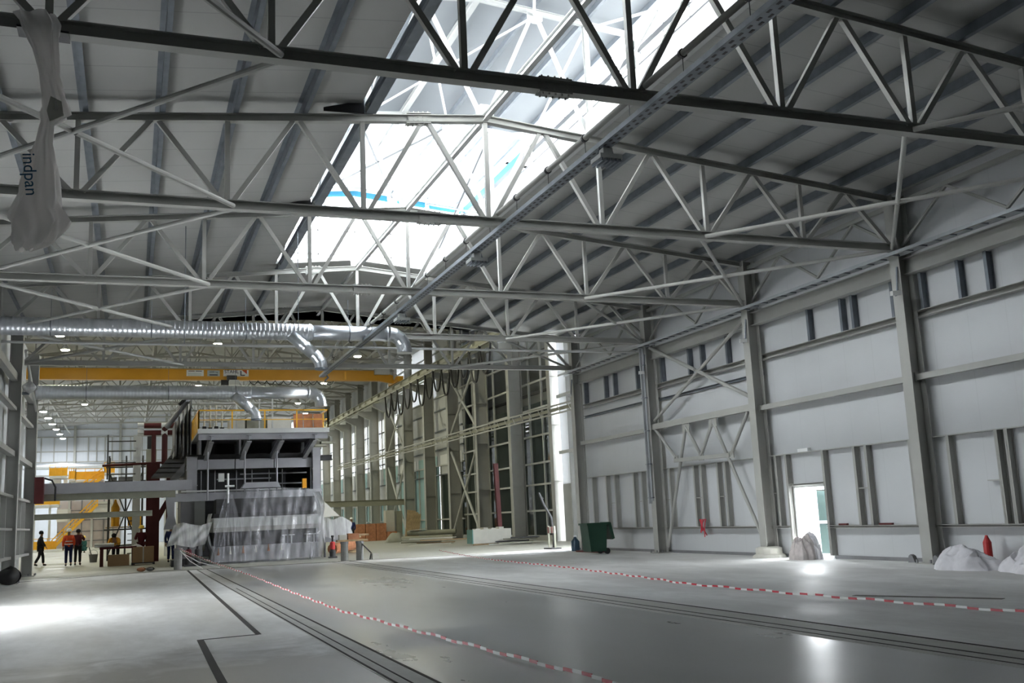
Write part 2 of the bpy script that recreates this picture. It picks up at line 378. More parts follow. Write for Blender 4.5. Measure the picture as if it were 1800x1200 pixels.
# ------------------------------------------------------------------ the setting: roof, walls
def zr(x): return 10.77 + 0.36 - 0.0975 * abs(x - CX)     # underside of the roof sheet
def roof_piece(name, x0, x1, y0, y1):
    b = MB(); z0, z1 = zr(x0), zr(x1)
    b.add([(x0, y0, z0), (x1, y0, z1), (x1, y1, z1), (x0, y1, z0), (x0, y0, z0 + .14), (x1, y0, z1 + .14), (x1, y1, z1 + .14), (x0, y1, z0 + .14)],
          [(0, 3, 2, 1), (4, 5, 6, 7), (0, 1, 5, 4), (1, 2, 6, 5), (2, 3, 7, 6), (3, 0, 4, 7)])
    return struct(b.build(name, ROOF))
SX0, SX1, SY0, SY1 = 4.62, 10.38, 13.5, 35.15
roof_piece('ceiling', -4.8, SX0, -14, YE)
roof_piece('ceiling', SX1, 20.2, -14, YE)
roof_piece('ceiling', SX0, CX, SY1, YE); roof_piece('ceiling', CX, SX1, SY1, YE)
roof_piece('ceiling', SX0, CX, -14, SY0); roof_piece('ceiling', CX, SX1, -14, SY0)
WX = 19.62
DY0, DY1 = 25.10, 26.78                                    # doorway in the long wall
b = MB(); b.box(WX, WX + .16, -14, DY0, 0, 10.1); b.box(WX, WX + .16, DY1, 42.5, 0, 10.1); b.box(WX, WX + .16, DY0, DY1, 2.2, 10.1)
struct(b.build('wall_right', WALLP))
struct(MB().box(WX - 0.03, WX + 0.0, -14, DY0, 0.0, 0.10).build('baseboard_right', MID))
struct(MB().box(WX - 0.03, WX + 0.0, DY1, 42.5, 0.0, 0.10).build('baseboard_right', MID))
b = MB()
for y0, y1, z0, z1 in ((-14, 22, 0, 10.2), (28, 50, 0, 10.2), (22, 28, 1.5, 10.2)): b.box(-4.75, -4.6, y0, y1, z0, z1)
struct(b.build('wall_left', WALLP))
struct(MB().box(-4.8, 20.2, -14.2, -14.0, 0, 11.5).build('wall_back', WALLX))
# tall hall
H2L, H2R, H2Y1 = -15.0, 25.4, 168.0
def zr2(x): return 20.0 - 0.13 * abs(x - 5.0)
for (xa, xb) in ((H2L, 5.0), (5.0, H2R + .2)):
    z0, z1 = zr2(xa), zr2(xb)
    MB().add([(xa, YE, z0), (xb, YE, z1), (xb, H2Y1, z1), (xa, H2Y1, z0), (xa, YE, z0 + .15), (xb, YE, z1 + .15), (xb, H2Y1, z1 + .15), (xa, H2Y1, z0 + .15)],
             [(0, 3, 2, 1), (4, 5, 6, 7), (0, 1, 5, 4), (1, 2, 6, 5), (2, 3, 7, 6), (3, 0, 4, 7)]).build('ceiling', ROOF, kind='structure')
struct(MB().box(H2L, H2R, H2Y1, H2Y1 + .2, 0, 20.2).build('wall_back', WALLX))
struct(MB().box(H2L - .2, H2L, 43, H2Y1, 0, 18.0).build('wall_left', WALLP))
b = MB(); b.box(-4.8, 20.0, YE, YE + .15, 11.0, 20.2); b.box(H2L, -4.75, YE, YE + .15, 0, 20.2); b.box(19.8, H2R, YE, YE + .15, 0, 20.2)
b.prism([(-4.8, YE, 10.0), (CX, YE, 11.15), (20, YE, 10.0), (20, YE, 11.05), (-4.8, YE, 11.05)], (0, .15, 0))
struct(b.build('wall_gable', WALLX))

# ------------------------------------------------------------------ roof trusses of the near hall
NB = 2.88; NT = 1.44
def ztop(x): return 10.77 - 0.0975 * abs(x - CX)
def make_truss(y, label):
    t = thing('roof_truss', label, 'roof truss', (CX, y, 8.2), 'steel roof trusses over the near hall')
    MB().ibeam((-3.95, y, 8.3), (19.0, y, 8.3), 0.20, 0.20, 0.02, 0.014).build('bottom_chord', STEEL, t)
    MB().ibeam((-3.95, y, ztop(-3.95)), (CX, y, ztop(CX)), 0.17, 0.17, 0.018, 0.014).build('top_chord', STEEL, t)
    MB().ibeam((CX, y, ztop(CX)), (19.0, y, ztop(19.0)), 0.17, 0.17, 0.018, 0.014).build('top_chord', STEEL, t)
    for k in range(-3, 4):
        x = CX + NB * k
        MB().bar((x, y, 8.38), (x, y, ztop(x) - .07), 0.10, 0.10, (0, 1, 0)).build('vertical_strut', STEEL, t)
    for k in range(-4, 5):
        x = CX + NB * k
        for s in (-1, 1):
            xt = x + s * NT
            if xt < -4.1 or xt > 19.1: continue
            MB().bar((x + s * .12, y, 8.38), (xt - s * .07, y, ztop(xt) - .07), 0.10, 0.10, (0, 1, 0)).build('diagonal_strut', STEEL, t)
    for x, z, sl in ((6.1, 8.3, 0), (5.9, ztop(5.9), 0.0975)):
        b = MB()
        for s in (-1, 1):
            b.bar((x - .28, y, z - .28 * sl + s * .115), (x + .28, y, z + .28 * sl + s * .115), 0.20, 0.022)
        b.bar((x - .24, y - .02, z - .24 * sl), (x + .24, y - .02, z + .24 * sl), 0.03, 0.13)
        for i in range(5):
            for s in (-1, 1):
                px = x - .22 + .11 * i; pz = z + (px - x) * sl
                b.tube((px, y + .06 * s, pz - .16), (px, y + .06 * s, pz - .125), 0.016, 6)
                b.tube((px, y + .06 * s, pz + .125), (px, y + .06 * s, pz + .16), 0.016, 6)
                b.tube((px, y - .05, pz + .035 * s), (px, y - .035, pz + .035 * s), 0.014, 6)
        b.build('splice_plate', STEEL, t)
    return t
TL = ['roof truss whose dark bottom chord crosses the top of the view',
      'roof truss meeting the column with the door on its far side',
      'roof truss ending on the column beside the X braced wall bay, at its near edge',
      'roof truss just behind the large upper spiral duct',
      'last roof truss, above the orange crane where the tall hall begins']
tr0 = make_truss(YT[0], TL[0])
for k in range(1, 5): copy_tree(tr0, (CX, YT[k], 8.2), TL[k])

# ------------------------------------------------------------------ purlins
def zpurlin(name, x, y0, y1, z, h, m, label, group):
    sgn = 1 if x < CX else -1
    b = MB(); f = 0.10; t = 0.012
    b.box(x - t / 2, x + t / 2, y0, y1, z, z + h)
    b.box(min(x, x + sgn * f), max(x, x + sgn * f), y0, y1, z, z + t)
    b.box(min(x, x - sgn * f), max(x, x - sgn * f), y0, y1, z + h - t, z + h)
    return tag(b.build(name, m), label, 'purlin', group)
for side in (-1, 1):
    for k in range(7):
        x = CX + side * (2.73 + 1.455 * k)
        where = 'window wall side' if side > 0 else 'side of the hanging plastic'
        if k == 0:
            b = MB(); b.ibeam((x, -12, ztop(x) + .21), (x, YE, ztop(x) + .21), .16, .26, .02, .014)
            b.box(x - side * .16, x - side * .10, SY0, SY1, ztop(x) + .12, ztop(x) + .62)
            tag(b.build('skylight_edge_beam', GALV if side < 0 else STEELW), 'deep edge beam along the skylight opening, ' + ('dark shaded one' if side < 0 else 'pale one above the cable tray'), 'beam')  # shade put into colour: dark metal on one beam, pale paint on the other
            continue
        zpurlin('roof_purlin', x, -12, YE, ztop(x) + .09, .26, GALV,
                'galvanised roof purlin, %s out from the skylight edge on the %s' % (ORD[k - 1], 'door wall slope' if side > 0 else 'slope over the hanging plastic'), 'roof purlins')
tag(MB().ibeam((CX, 4, ztop(CX) + .02), (CX, YE, ztop(CX) + .02), .12, .16, .016, .012).build('ridge_beam', STEELW), 'slim ridge beam joining the truss peaks under the skylight', 'beam')
# dark purlin cleats on the shaded slope
for k, y in enumerate(YT[1:3]):
    x = CX - 2.73
    b = MB(); b.prism([(x - .1, y - .02, ztop(x) + .1), (x - 1.0, y - .02, ztop(x - 1) + .18), (x - 1.0, y - .02, ztop(x - 1) + .26), (x - .1, y - .02, ztop(x) + .42)], (0, .03, 0))
    tag(b.build('cleat_plate', DARK), 'dark triangular cleat plate at skylight edge on the %s' % ('truss meeting the door column' if k == 0 else 'truss beside the X braced bay'), 'plate')

# ------------------------------------------------------------------ skylight lantern
LZ = 13.80
def zl(x): return LZ - 0.0975 * abs(x - CX)
LXA, LXB = 3.35, 11.65
def lantern_frame(y, label):
    t = thing('lantern_truss', label, 'skylight frame', (CX, y, 10.6), 'white frames inside the roof lantern')
    for s in (-1, 1):
        MB().ibeam((CX, y, zl(CX)), (CX + s * 4.2, y, zl(CX + 4.2)), 0.10, 0.13, .014, .01).build('rafter', STEELW, t)
        x0 = CX + s * 2.73
        MB().ibeam((x0, y, ztop(x0) + .1), (x0, y, zl(x0) - .05), 0.12, 0.12, .012, .01, (0, 1, 0)).build('post', STEELW, t)
        MB().bar((CX + s * .1, y, ztop(CX) + .12), (CX + s * 1.33, y, zl(CX + 1.37) - .1), .085, .085, (0, 1, 0)).build('diagonal_strut', STEELW, t)
        MB().bar((x0 - s * .1, y, ztop(x0) + .15), (CX + s * 1.44, y, zl(CX + 1.37) - .1), .085, .085, (0, 1, 0)).build('diagonal_strut', STEELW, t)
        MB().bar((CX + s * 4.05, y, zl(CX + 4.05) - .05), (x0 + s * .05, y, ztop(x0) + .55), .085, .085, (0, 1, 0)).build('wing_strut', STEELW, t)
        MB().ibeam((CX + s * 4.12, y, 10.75), (CX + s * 4.12, y, zl(CX + 4.1)), .10, .10, .012, .01, (0, 1, 0)).build('outer_post', STEELW, t)
        b = MB(); xg = CX + s * 1.385; zg = zl(xg)
        b.prism([(xg - .2, y - .06, zg - .02), (xg + .2, y - .06, zg - .02), (xg + .2, y - .06, zg - .24), (xg + .08, y - .06, zg - .34), (xg - .08, y - .06, zg - .34), (xg - .2, y - .06, zg - .24)], (0, .02, 0))
        b.build('gusset', STEELW, t)
    b = MB(); b.prism([(CX - .22, y - .06, 10.86), (CX + .22, y - .06, 10.86), (CX + .22, y - .06, 11.02), (CX + .1, y - .06, 11.12), (CX - .1, y - .06, 11.12), (CX - .22, y - .06, 11.02)], (0, .02, 0)); b.build('gusset', STEELW, t)
    return t
LY = [6.44, YT[0], YT[1], YT[2], 34.98]
LL = ['x', 'lantern frame above the truss with the dark bottom chord', 'lantern frame above the truss meeting the door column',
      'lantern frame above the truss beside the X braced bay', 'lantern end frame under the blue striped gable']
lf = lantern_frame(LY[1], LL[1])
for k in (2, 3, 4): copy_tree(lf, (CX, LY[k], 10.6), LL[k])
for i, x in enumerate((3.6, 4.75, 6.13, 7.5, 8.87, 10.25, 11.4)):
    b = MB()
    if x == 7.5: b.ibeam((x, 13.4, zl(x) + .10), (x, 35.2, zl(x) + .10), .14, .18, .016, .012)
    else: b.bar((x, 13.4, zl(x) + .14), (x, 35.2, zl(x) + .14), .08, .15)
    tag(b.build('lantern_purlin', STEELW if x == 7.5 else GALV), ('white ridge purlin of the skylight lantern' if x == 7.5 else '%s lantern purlin from the ridge, %s' % (ORD[abs(i - 3) - 1], 'on the cable tray slope' if x > 7.5 else 'on the shaded edge beam slope')), 'purlin', 'lantern purlins')
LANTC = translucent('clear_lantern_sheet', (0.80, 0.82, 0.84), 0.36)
for (xa, xb) in ((3.2, 7.5), (7.5, 11.8)):
    z0, z1 = zl(xa) + .225, zl(xb) + .225
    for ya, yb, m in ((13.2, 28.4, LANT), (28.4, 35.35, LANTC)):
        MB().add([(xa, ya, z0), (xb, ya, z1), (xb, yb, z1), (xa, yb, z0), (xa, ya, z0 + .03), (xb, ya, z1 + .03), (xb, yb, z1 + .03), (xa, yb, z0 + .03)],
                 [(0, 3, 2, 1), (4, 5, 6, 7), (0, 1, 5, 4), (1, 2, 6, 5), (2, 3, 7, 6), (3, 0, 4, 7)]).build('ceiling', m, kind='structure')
# side rails of the lantern, open to the sky between them
RAILM = mat('lantern_rail_steel', (0.11, 0.115, 0.12), 0.5, 0, 0.05)
n = 1
for s in (-1, 1):
    x = CX + s * 4.18; t = thing('window_%d' % n, 'x', 'x', (x, 20.7, 10.6)); n += 1
    for k in ('label', 'category'): del t[k]
    t['kind'] = 'structure'
    for z, h in ((11.14, .22), (11.62, .20), (12.1, .20), (12.58, .16), (13.02, .16)):
        MB().bar((x, 13.4, z), (x, 35.2, z), .06, h).build('window_rail', RAILM, t)
    for y in [13.5 + 1.19 * i for i in range(19)]:
        MB().bar((x + s * .03, y, 10.9), (x + s * .03, y, 13.3), .03, .035, (0, 1, 0)).build('window_bar', RAILM, t)
    struct(MB().box(min(x, CX + s * 2.9), max(x, CX + s * 2.9), 13.4, 35.2, 11.0, 11.05).build('trim_20', RAILM))
struct(MB().box(3.2, 11.8, 13.25, 13.35, 10.9, 14.0).build('wall_lantern_end', STEELW))
struct(MB().box(11.66, 11.69, 28.6, 35.1, 13.0, 13.36).build('trim_21', BLUE))
b = MB(); b.prism([(3.3, 35.2, zl(3.3) - .22), (7.5, 35.2, zl(7.5) - .22), (11.7, 35.2, zl(11.7) - .22), (11.7, 35.2, zl(11.7) + .12), (7.5, 35.2, zl(7.5) + .12), (3.3, 35.2, zl(3.3) + .12)], (0, .05, 0))
struct(b.build('trim_22', BLUE))
t = thing('window_3', 'x', 'x', (CX, 35.25, 10.8))
for k in ('label', 'category'): del t[k]
t['kind'] = 'structure'
for x in (4.8, 6.15, 7.5, 8.85, 10.2): MB().bar((x, 35.22, 11.0), (x, 35.22, zl(x) - .2), .05, .05, (0, 1, 0)).build('window_bar', STEELW, t)
for z in (11.3, 12.2): MB().bar((3.4, 35.22, z), (11.6, 35.22, z), .05, .05).build('window_rail', STEELW, t)
# X braces in the lantern roof
def cross(name, p00, p11, p01, p10, r, label, m=STEEL, group=None, cat='bracing', plate=True):
    mid = (Vector(p00) + Vector(p11)) / 2
    t = thing(name, label, cat, tuple(mid), group)
    MB().tube(p00, p11, r, 10).build('long_tube', m, t)
    p01 = Vector(p01); p10 = Vector(p10); c = (p01 + p10) / 2; d = (p10 - p01).normalized()
    MB().tube(p01, c - d * (r * 1.2), r, 10).build('half_tube', m, t)
    MB().tube(c + d * (r * 1.2), p10, r, 10).build('half_tube', m, t)
    if plate:
        b = MB(); b.bar(c - d * .38, c + d * .38, r * 1.1, .02, (0, 0, 1), du=0)
        e = (Vector(p11) - Vector(p00)).normalized()
        for q in (-.30, -.22, .22, .30):
            for w in (-1, 1): b.tube(c + d * q + Vector((0, 0, -.035)), c + d * q + Vector((0, 0, .035)), .016, 6)
        b.build('centre_plate', m, t)
    return t
BR = 0.052
bays = [6.44] + YT
nm = ['bay nearest the camera', 'bay past the dark chord truss', 'bay over the doorway', 'bay beside the X braced wall', 'bay behind the upper duct']
for k in range(5):
    y0, y1 = bays[k] + .1, bays[k + 1] - .1
    cross('roof_brace', (CX - 2 * NB + .12, y0, 8.26), (CX - 4 * NB + .12, y1, 8.26), (CX - 2 * NB + .12, y1, 8.26), (CX - 4 * NB + .12, y0, 8.26), BR,
          'crossed tube brace at bottom chord level, hanging plastic side, ' + nm[k], group='roof plane cross braces')
    cross('roof_brace', (CX + 2 * NB - .12, y1, 8.26), (CX + 4 * NB - .12, y0, 8.26), (CX + 2 * NB - .12, y0, 8.26), (CX + 4 * NB - .12, y1, 8.26), BR,
          'crossed tube brace at bottom chord level, door wall side, ' + nm[k], group='roof plane cross braces')
for k in range(1, 4):
    y0, y1 = LY[k] + .05, LY[k + 1] - .05
    cross('lantern_brace', (6.13, y0, zl(6.13) - .12), (8.87, y1, zl(8.87) - .12), (6.13, y1, zl(6.13) - .12), (8.87, y0, zl(8.87) - .12), .035,
          'crossed brace under the lantern roof, ' + nm[k], RAILM if k == 3 else STEELW, 'lantern braces', plate=False)  # far bay braces coloured darker to read as backlit lines
    for s, wd in ((-1, 'shaded edge'), (1, 'cable tray edge')):
        x = CX + s * 2.73
        cross('lantern_brace', (x, y0, ztop(x) + .3), (x, y1, zl(x) - .15), (x, y1, ztop(x) + .3), (x, y0, zl(x) - .15), .035,
              'upright cross brace, lantern %s, %s' % (wd, nm[k]), RAILM if k == 3 else STEELW, 'lantern braces', plate=False)  # backlight painted in here too: darker steel for the far bay

# ------------------------------------------------------------------ ridge pipe, cable tray, floodlights
tp = thing('sprinkler_pipe', 'grey pipe clamped above the truss chords beside the cable tray', 'pipe', (7.72, 24, 8.5))
MB().tube((7.72, 5, 8.5), (7.72, 43, 8.5), .055, 12).build('pipe', STEEL, tp, smooth=True)
for y in [7 + 1.78 * i for i in range(20)]:
    b = MB(); b.lathe((0, 0, 0), [(.075, -.03), (.075, .03)], 10)
    b.v = [(7.72 + v[0], y + v[2], 8.5 + v[1]) for v in b.v]
    b.tube((7.72, y, 8.43), (7.72, y, 7.98), .006, 6); b.build('clamp', DARK, tp)
tt = thing('cable_tray', 'perforated galvanised cable tray hanging under the middle of the trusses', 'cable tray', (7.60, 24, 7.9))
MB().box(7.49, 7.71, 5, 43, 7.93, 7.938).build('tray_floor', GALV, tt)
for s in (-1, 1):
    MB().box(7.6 + s * .11 - .004, 7.6 + s * .11 + .004, 5, 43, 7.93, 8.02).build('side_flange', GALV, tt)
b = MB()
for i in range(150):
    y = 9 + .22 * i
    b.box(7.53, 7.57, y, y + .09, 7.925, 7.931); b.box(7.63, 7.67, y + .1, y + .19, 7.925, 7.931)
b.build('slot_pattern', DARK, tt, kind='stuff')
for i, dx in enumerate((-.05, .0, .05)):
    MB().tube((7.6 + dx, 5, 7.965), (7.6 + dx, 43, 7.965), .018, 8).build('cable', [DARK, GREYPIPE, DARK][i], tt)
def high_bay(y, label):
    t = thing('floodlight', label, 'floodlight', (7.62, y, 7.5), 'unlit floodlights on the cable tray')
    bx('housing', STEELW, t, 7.42, 7.84, y - .20, y + .20, 7.68, 7.76)
    b = MB()
    for i in range(5): b.box(7.44 + .085 * i, 7.47 + .085 * i, y - .2, y + .2, 7.625, 7.68)
    b.build('fin_block', GALV, t)
    bx('gear_box', STEELW, t, 7.53, 7.71, y - .1, y + .1, 7.76, 7.9)
    MB().tube((7.46, y, 7.76), (7.5, y, 7.93), .012, 6).build('bracket', GALV, t)
    MB().tube((7.78, y, 7.76), (7.74, y, 7.93), .012, 6).build('bracket', GALV, t)
    return t
hb = high_bay(14.9, 'finned floodlight hanging from the tray in the bay past the dark chord')
copy_tree(hb, (7.62, 22.0, 7.5), 'floodlight hanging from the tray just beyond the door truss')
copy_tree(hb, (7.62, 29.2, 7.5), 'floodlight hanging from the tray beyond the third truss, near the ducts')

# ------------------------------------------------------------------ columns and framing of the door wall
def h_column(name, xi, side, y, z1, label, group, depth=.44, width=.36, base=True):
    xo = xi + side * depth; xc = (xi + xo) / 2
    t = thing(name, label, 'column', (xc, y, 0), group)
    b = MB(); b.box(min(xi, xi + side * .025), max(xi, xi + side * .025), y - width / 2, y + width / 2, .03, z1); b.build('inner_flange', STEEL, t)
    b = MB(); b.box(min(xo, xo - side * .025), max(xo, xo - side * .025), y - width / 2, y + width / 2, .03, z1); b.build('outer_flange', STEEL, t)
    b = MB(); b.box(min(xi, xo) + .02, max(xi, xo) - .02, y - .009, y + .009, .03, z1); b.build('web', STEEL, t)
    b = MB(); b.box(min(xi, xo) - .12, max(xi, xo) + .12, y - .3, y + .3, 0, .035); b.build('base_plate', STEEL, t)
    for dx in (-.06, .06):
        for dy in (-.24, .24):
            MB().tube((xi + dx * 2, y + dy, .03), (xi + dx * 2, y + dy, .12), .03, 8).build('anchor_bolt', MID, t)
    return t
RC = [6.44] + YT
RL = ['hall column beside the camera position on the door wall', 'hall column out past the white sacks toward the camera', 'hall column between the door bay and the white sacks', 'hall column between the doorway and the X braced bay',
      'hall column with vertical cable pipes, past the X braced bay', 'end column of the door wall beside the green bin']
for k, y in enumerate(RC): h_column('steel_column', 19.0, 1, y, 9.75, RL[k], 'columns of the door wall')
# concrete collar at the column next to the door
b = MB(); b.lathe((19.15, YT[2] - .05, 0), [(.55, 0), (.5, .08), (.42, .12), (.42, .3), (.3, .34)], 12)
tag(b.build('column_collar', CREAM), 'pale cement collar around the foot of the column by the doorway', 'collar')
def girt_c(t, name, y0, y1, z, h, d=.2, m=STEEL):
    """channel section rail against the wall"""
    b = MB(); x1 = WX - .01; x0 = x1 - d
    b.box(x1 - .012, x1, y0, y1, z - h / 2, z + h / 2)
    b.box(x0, x1, y0, y1, z + h / 2 - .014, z + h / 2); b.box(x0, x1, y0, y1, z - h / 2, z - h / 2 + .014)
    return b.build(name, m, t)
def stud(t, y, z0, z1, w=.22, m=STEEL):
    b = MB(); x1 = WX - .01; x0 = x1 - .2
    b.box(x0, x1, y - .006, y + .006, z0, z1)
    b.box(x0, x0 + .012, y - .05, y + .05, z0, z1); b.box(x1 - .012, x1, y - .05, y + .05, z0, z1)
    return b.build('stud', m, t)
bay_lab = ['wall framing of the bay beside the camera', 'wall framing of the bay behind the white sacks', 'wall framing of the bay around the doorway', 'wall framing of the X braced bay', 'wall framing of the last bay, behind the green bin']
low = [[8, 10, 12], [20.0, 18.45, 18.15, 16.2, 15.9], [26.86, 25.02, 23.6, 23.1, 21.35, 27.4], [32.5, 32.0, 30.9, 30.4, 28.5, 34.3], [39.9, 39.05, 37.3, 36.6, 41.3]]
upp = [[8, 10], [20.3, 19.0, 18.1, 16.0], [25.1, 23.55, 23.05, 21.4], [32.3, 31.4, 29.7, 34.4], [39.5, 38.6, 36.5, 41.6]]
for k in range(5):
    y0, y1 = RC[k] + .02, RC[k + 1] - .02
    t = thing('wall_framework', bay_lab[k], 'wall frame', (WX, (y0 + y1) / 2, .8), 'wall framing bays')
    # wide eaves channel
    MB().ibeam((19.35, y0, 7.78), (19.35, y1, 7.78), .30, .45, .02, .014).build('eaves_beam', STEEL, t)
    girt_c(t, 'upper_girt', y0, y1, 6.47, .18, .22)
    if k != 3:
        b = MB(); b.bar((19.33, y0, 4.80), (19.33, y1, 4.80), .16, .16); b.bar((19.33, y0 + .02, 4.80), (19.33, y0 + .05, 4.80), .24, .24); b.bar((19.33, y1 - .05, 4.80), (19.33, y1 - .02, 4.80), .24, .24)
        b.build('middle_tube', STEEL, t)
    else: MB().bar((19.2, y0, 4.86), (19.2, y1, 4.86), .2, .22).build('middle_beam', STEEL, t)
    if k >= 3: girt_c(t, 'black_gap_girt', y0, y1, 5.95 if k == 3 else 6.0, .10, .1, GALV)
    if k == 2:
        MB().box(WX - .22, WX - .01, y0, y1, 3.2, 3.225).build('ledge', STEEL, t)
        girt_c(t, 'low_girt', y0, DY0 - .05, .94, .07, .26); girt_c(t, 'low_girt', DY1 + .1, y1, .94, .07, .26)
        girt_c(t, 'door_header', DY0, DY1, 2.24, .06, .2)
    else:
        MB().box(WX - .22, WX - .01, y0, y1, 3.2, 3.225).build('ledge', STEEL, t)
        girt_c(t, 'low_girt', y0, y1, .94, .07, .26)
    for y in low[k]:
        dn = y in (26.86, 25.02)
        stud(t, y, .1 if dn else .97, 3.2)
    for y in upp[k]: stud(t, y, 6.56, 7.55, m=GALV)
    for y in low[k][1::2]:
        MB().box(WX - .2, WX - .02, y - .02, y + .42, 2.0, 2.03).build('bracket_plate', STEEL, t)
    # eaves lattice above the tray
    pts = [(y0, 8.35), ((3 * y0 + y1) / 4, 9.5), ((y0 + y1) / 2, 8.35), ((y0 + 3 * y1) / 4, 9.5), (y1, 8.35)]
    for p, q in zip(pts, pts[1:]): MB().bar((19.3, p[0], p[1]), (19.3, q[0], q[1]), .07, .07).build('lattice_diagonal', STEEL, t)
    MB().bar((19.3, y0, 9.55), (19.3, y1, 9.55), .12, .12).build('lattice_chord', STEEL, t)
# timber offcuts on the low ledge
for k, (y, l) in enumerate(((17.0, 1.6), (22.6, .5), (24.4, .35))):
    tag(MB().box(WX - .2, WX - .12, y - l / 2, y + l / 2, .98, 1.03).build('timber_offcut', MAROON), ['long reddish batten lying on the low ledge behind the white sacks', 'short reddish offcut on the low ledge near the sack side column', 'short reddish offcut on the low ledge beside the doorway'][k], 'batten')
# X brace and portal lattice of the braced bay
ya, yb = YT[2] + .25, YT[3] - .22
cross('wall_brace', (19.18, yb, 5.1), (19.18, ya, 7.85), (19.18, yb, 8.0), (19.18, ya, 5.2), .065, 'large crossed tube brace on the wall above the lattice portal', STEEL)
t = thing('portal_brace', 'lattice portal brace below the crossed tubes, legs running to the column feet', 'bracing', (19.18, 31.4, .1))
for p, q in (((34.75, 4.75), (33.3, 3.55)), ((32.42, 4.65), (34.35, .25)), ((32.42, 4.65), (31.5, 3.5)), ((30.55, 4.65), (31.5, 3.5)), ((30.55, 4.65), (28.15, .7)), ((28.35, 4.75), (29.55, 3.4))):
    MB().tube((19.18, p[0], p[1]), (19.18, q[0], q[1]), .06, 10).build('lattice_tube', STEEL, t)
MB().bar((19.18, 33.3, 3.45), (19.18, 29.6, 3.4), .12, .14).build('tie_beam', STEEL, t)
for y in (32.42, 30.55): MB().box(19.165, 19.195, y - .25, y + .25, 4.45, 4.78).build('gusset', STEEL, t)
for y, z in ((31.5, 3.45), (33.3, 3.5), (29.55, 3.4)): MB().box(19.165, 19.195, y - .16, y + .16, z - .12, z + .12).build('gusset', STEEL, t)
# vertical cable pipes on the column past the braced bay
t = thing('conduit_riser', 'pair of galvanised conduits running up the column past the X braced bay', 'conduit', (18.95, YT[3], .9))
MB().bar((18.93, YT[3] + .12, 1.9), (18.93, YT[3] + .12, 8.0), .12, .06, (0, 1, 0)).build('conduit', GALVL, t)
MB().tube((18.93, YT[3] - .06, 2.0), (18.93, YT[3] - .06, 8.0), .035, 8).build('conduit', GALVL, t)
for z in (2.1, 3.4, 4.7, 6.0, 7.3): MB().box(18.88, 18.99, YT[3] - .12, YT[3] + .22, z, z + .04).build('clamp', GALV, t)
# cable ladder along the wall top
t = thing('cable_ladder', 'cable ladder running along the door wall just under the truss ends', 'cable tray', (18.88, 25, 8.0))
for s in (-1, 1): MB().bar((18.88 + s * .16, 5, 8.07), (18.88 + s * .16, 43, 8.07), .025, .09).build('side_rail', GALVL, t)
for i in range(64): MB().bar((18.72, 10.5 + .5 * i, 8.05), (19.04, 10.5 + .5 * i, 8.05), .03, .03).build('rung', GALV, t)
for i in range(4):
    MB().path([(18.8 + .05 * i, 5 + 1.9 * j, 8.09 + random.uniform(0, .03)) for j in range(21)], .018, 6).build('cable', [BLACK, STEELW, DARK, GREYPIPE][i], t)
for k, y in enumerate(YT[1:]):
    t = thing('wall_floodlight', 'white floodlight on an arm high on the ' + ['column between doorway and white sacks', 'column between doorway and X braced bay', 'column with the vertical conduits', 'end column beside the green bin'][k], 'floodlight', (18.7, y, 7.0), 'floodlights on the columns')
    MB().path([(18.98, y - .1, 7.75), (18.9, y - .1, 7.0), (18.75, y - .2, 6.95)], .03, 8).build('arm', GALV, t)
    MB().bar((18.66, y - .36, 6.98), (18.78, y - .12, 7.02), .22, .12).build('housing', STEELW, t)
# bright glimpse sockets of the exit light
tag(MB().box(WX - .2, WX - .08, 25.7, 26.2, 3.23, 3.33).build('exit_light', WHITE), 'small white light box on the ledge above the doorway', 'light')

# ------------------------------------------------------------------ the doorway
t = thing('door_1', 'x', 'x', (WX, 26.0, 0))
for k in ('label', 'category'): del t[k]
t['kind'] = 'structure'
MB().box(WX - .04, WX + .2, DY1 - .05, DY1 + .02, 0, 2.2).build('door_frame', WHITE, t)
MB().box(WX - .04, WX + .2, DY0 - .02, DY0 + .05, 0, 2.2).build('door_frame', WHITE, t)
MB().box(WX - .04, WX + .2, DY0, DY1, 2.14, 2.21).build('door_frame', WHITE, t)
# glazed leaf standing half open outside
b = MB(); xa, ya, xb, yb = WX + .35, 26.25, WX + .5, 24.75
for z in (0.03, 1.02, 2.08): b.bar((xa, ya, z + .04), (xb, yb, z + .04), .05, .09)
b.bar((xa, ya, 0), (xa, ya, 2.16), .09, .06, (1, 0, 0)); b.bar((xb, yb, 0), (xb, yb, 2.16), .09, .06, (1, 0, 0))
b.build('door_leaf', WHITE, t)
MB().bar((xa + .01, ya - .06, 1.06), (xb + .01, yb, 1.06), .012, 2.0).build('door_glass', TEAL, t)
struct(MB().box(WX + .1, WX + 30, 0, 60, -.3, -.02).build('ground_outside', FLOOR))

# ------------------------------------------------------------------ the wall on the other side
LC = [(13.57, 'hall column on the gate wall beside the hanging plastic'), (34.96, 'hall column on the gate wall just past the gate'), (42.09, 'dark column on the gate wall with the black bag at its foot'), (49.22, 'dark column behind the black bag, carrying the red cabinet')]
for y, l in LC: h_column('steel_column', -4.0, -1, y, 9.75, l, 'columns of the gate wall')
for (y0, y1, l) in ((34.96, 42.09, 'girts on the gate wall before the black bag'), (42.09, 49.22, 'girts on the gate wall past the black bag')):
    t = thing('wall_framework', l, 'wall frame', (-4.4, (y0 + y1) / 2, .9), 'gate wall framing')
    for z, w in ((.95, .1), (2.0, .08), (3.2, .1), (4.8, .2), (6.5, .12), (7.7, .3)):
        MB().bar((-4.25, y0 + .02, z), (-4.25, y1 - .02, z), .22, w).build('girt', STEEL, t)
    for y in (y0 + 1.8, y0 + 3.6, y0 + 5.4): MB().box(-4.4, -4.2, y - .05, y + .05, .95, 3.2).build('stud', STEEL, t)
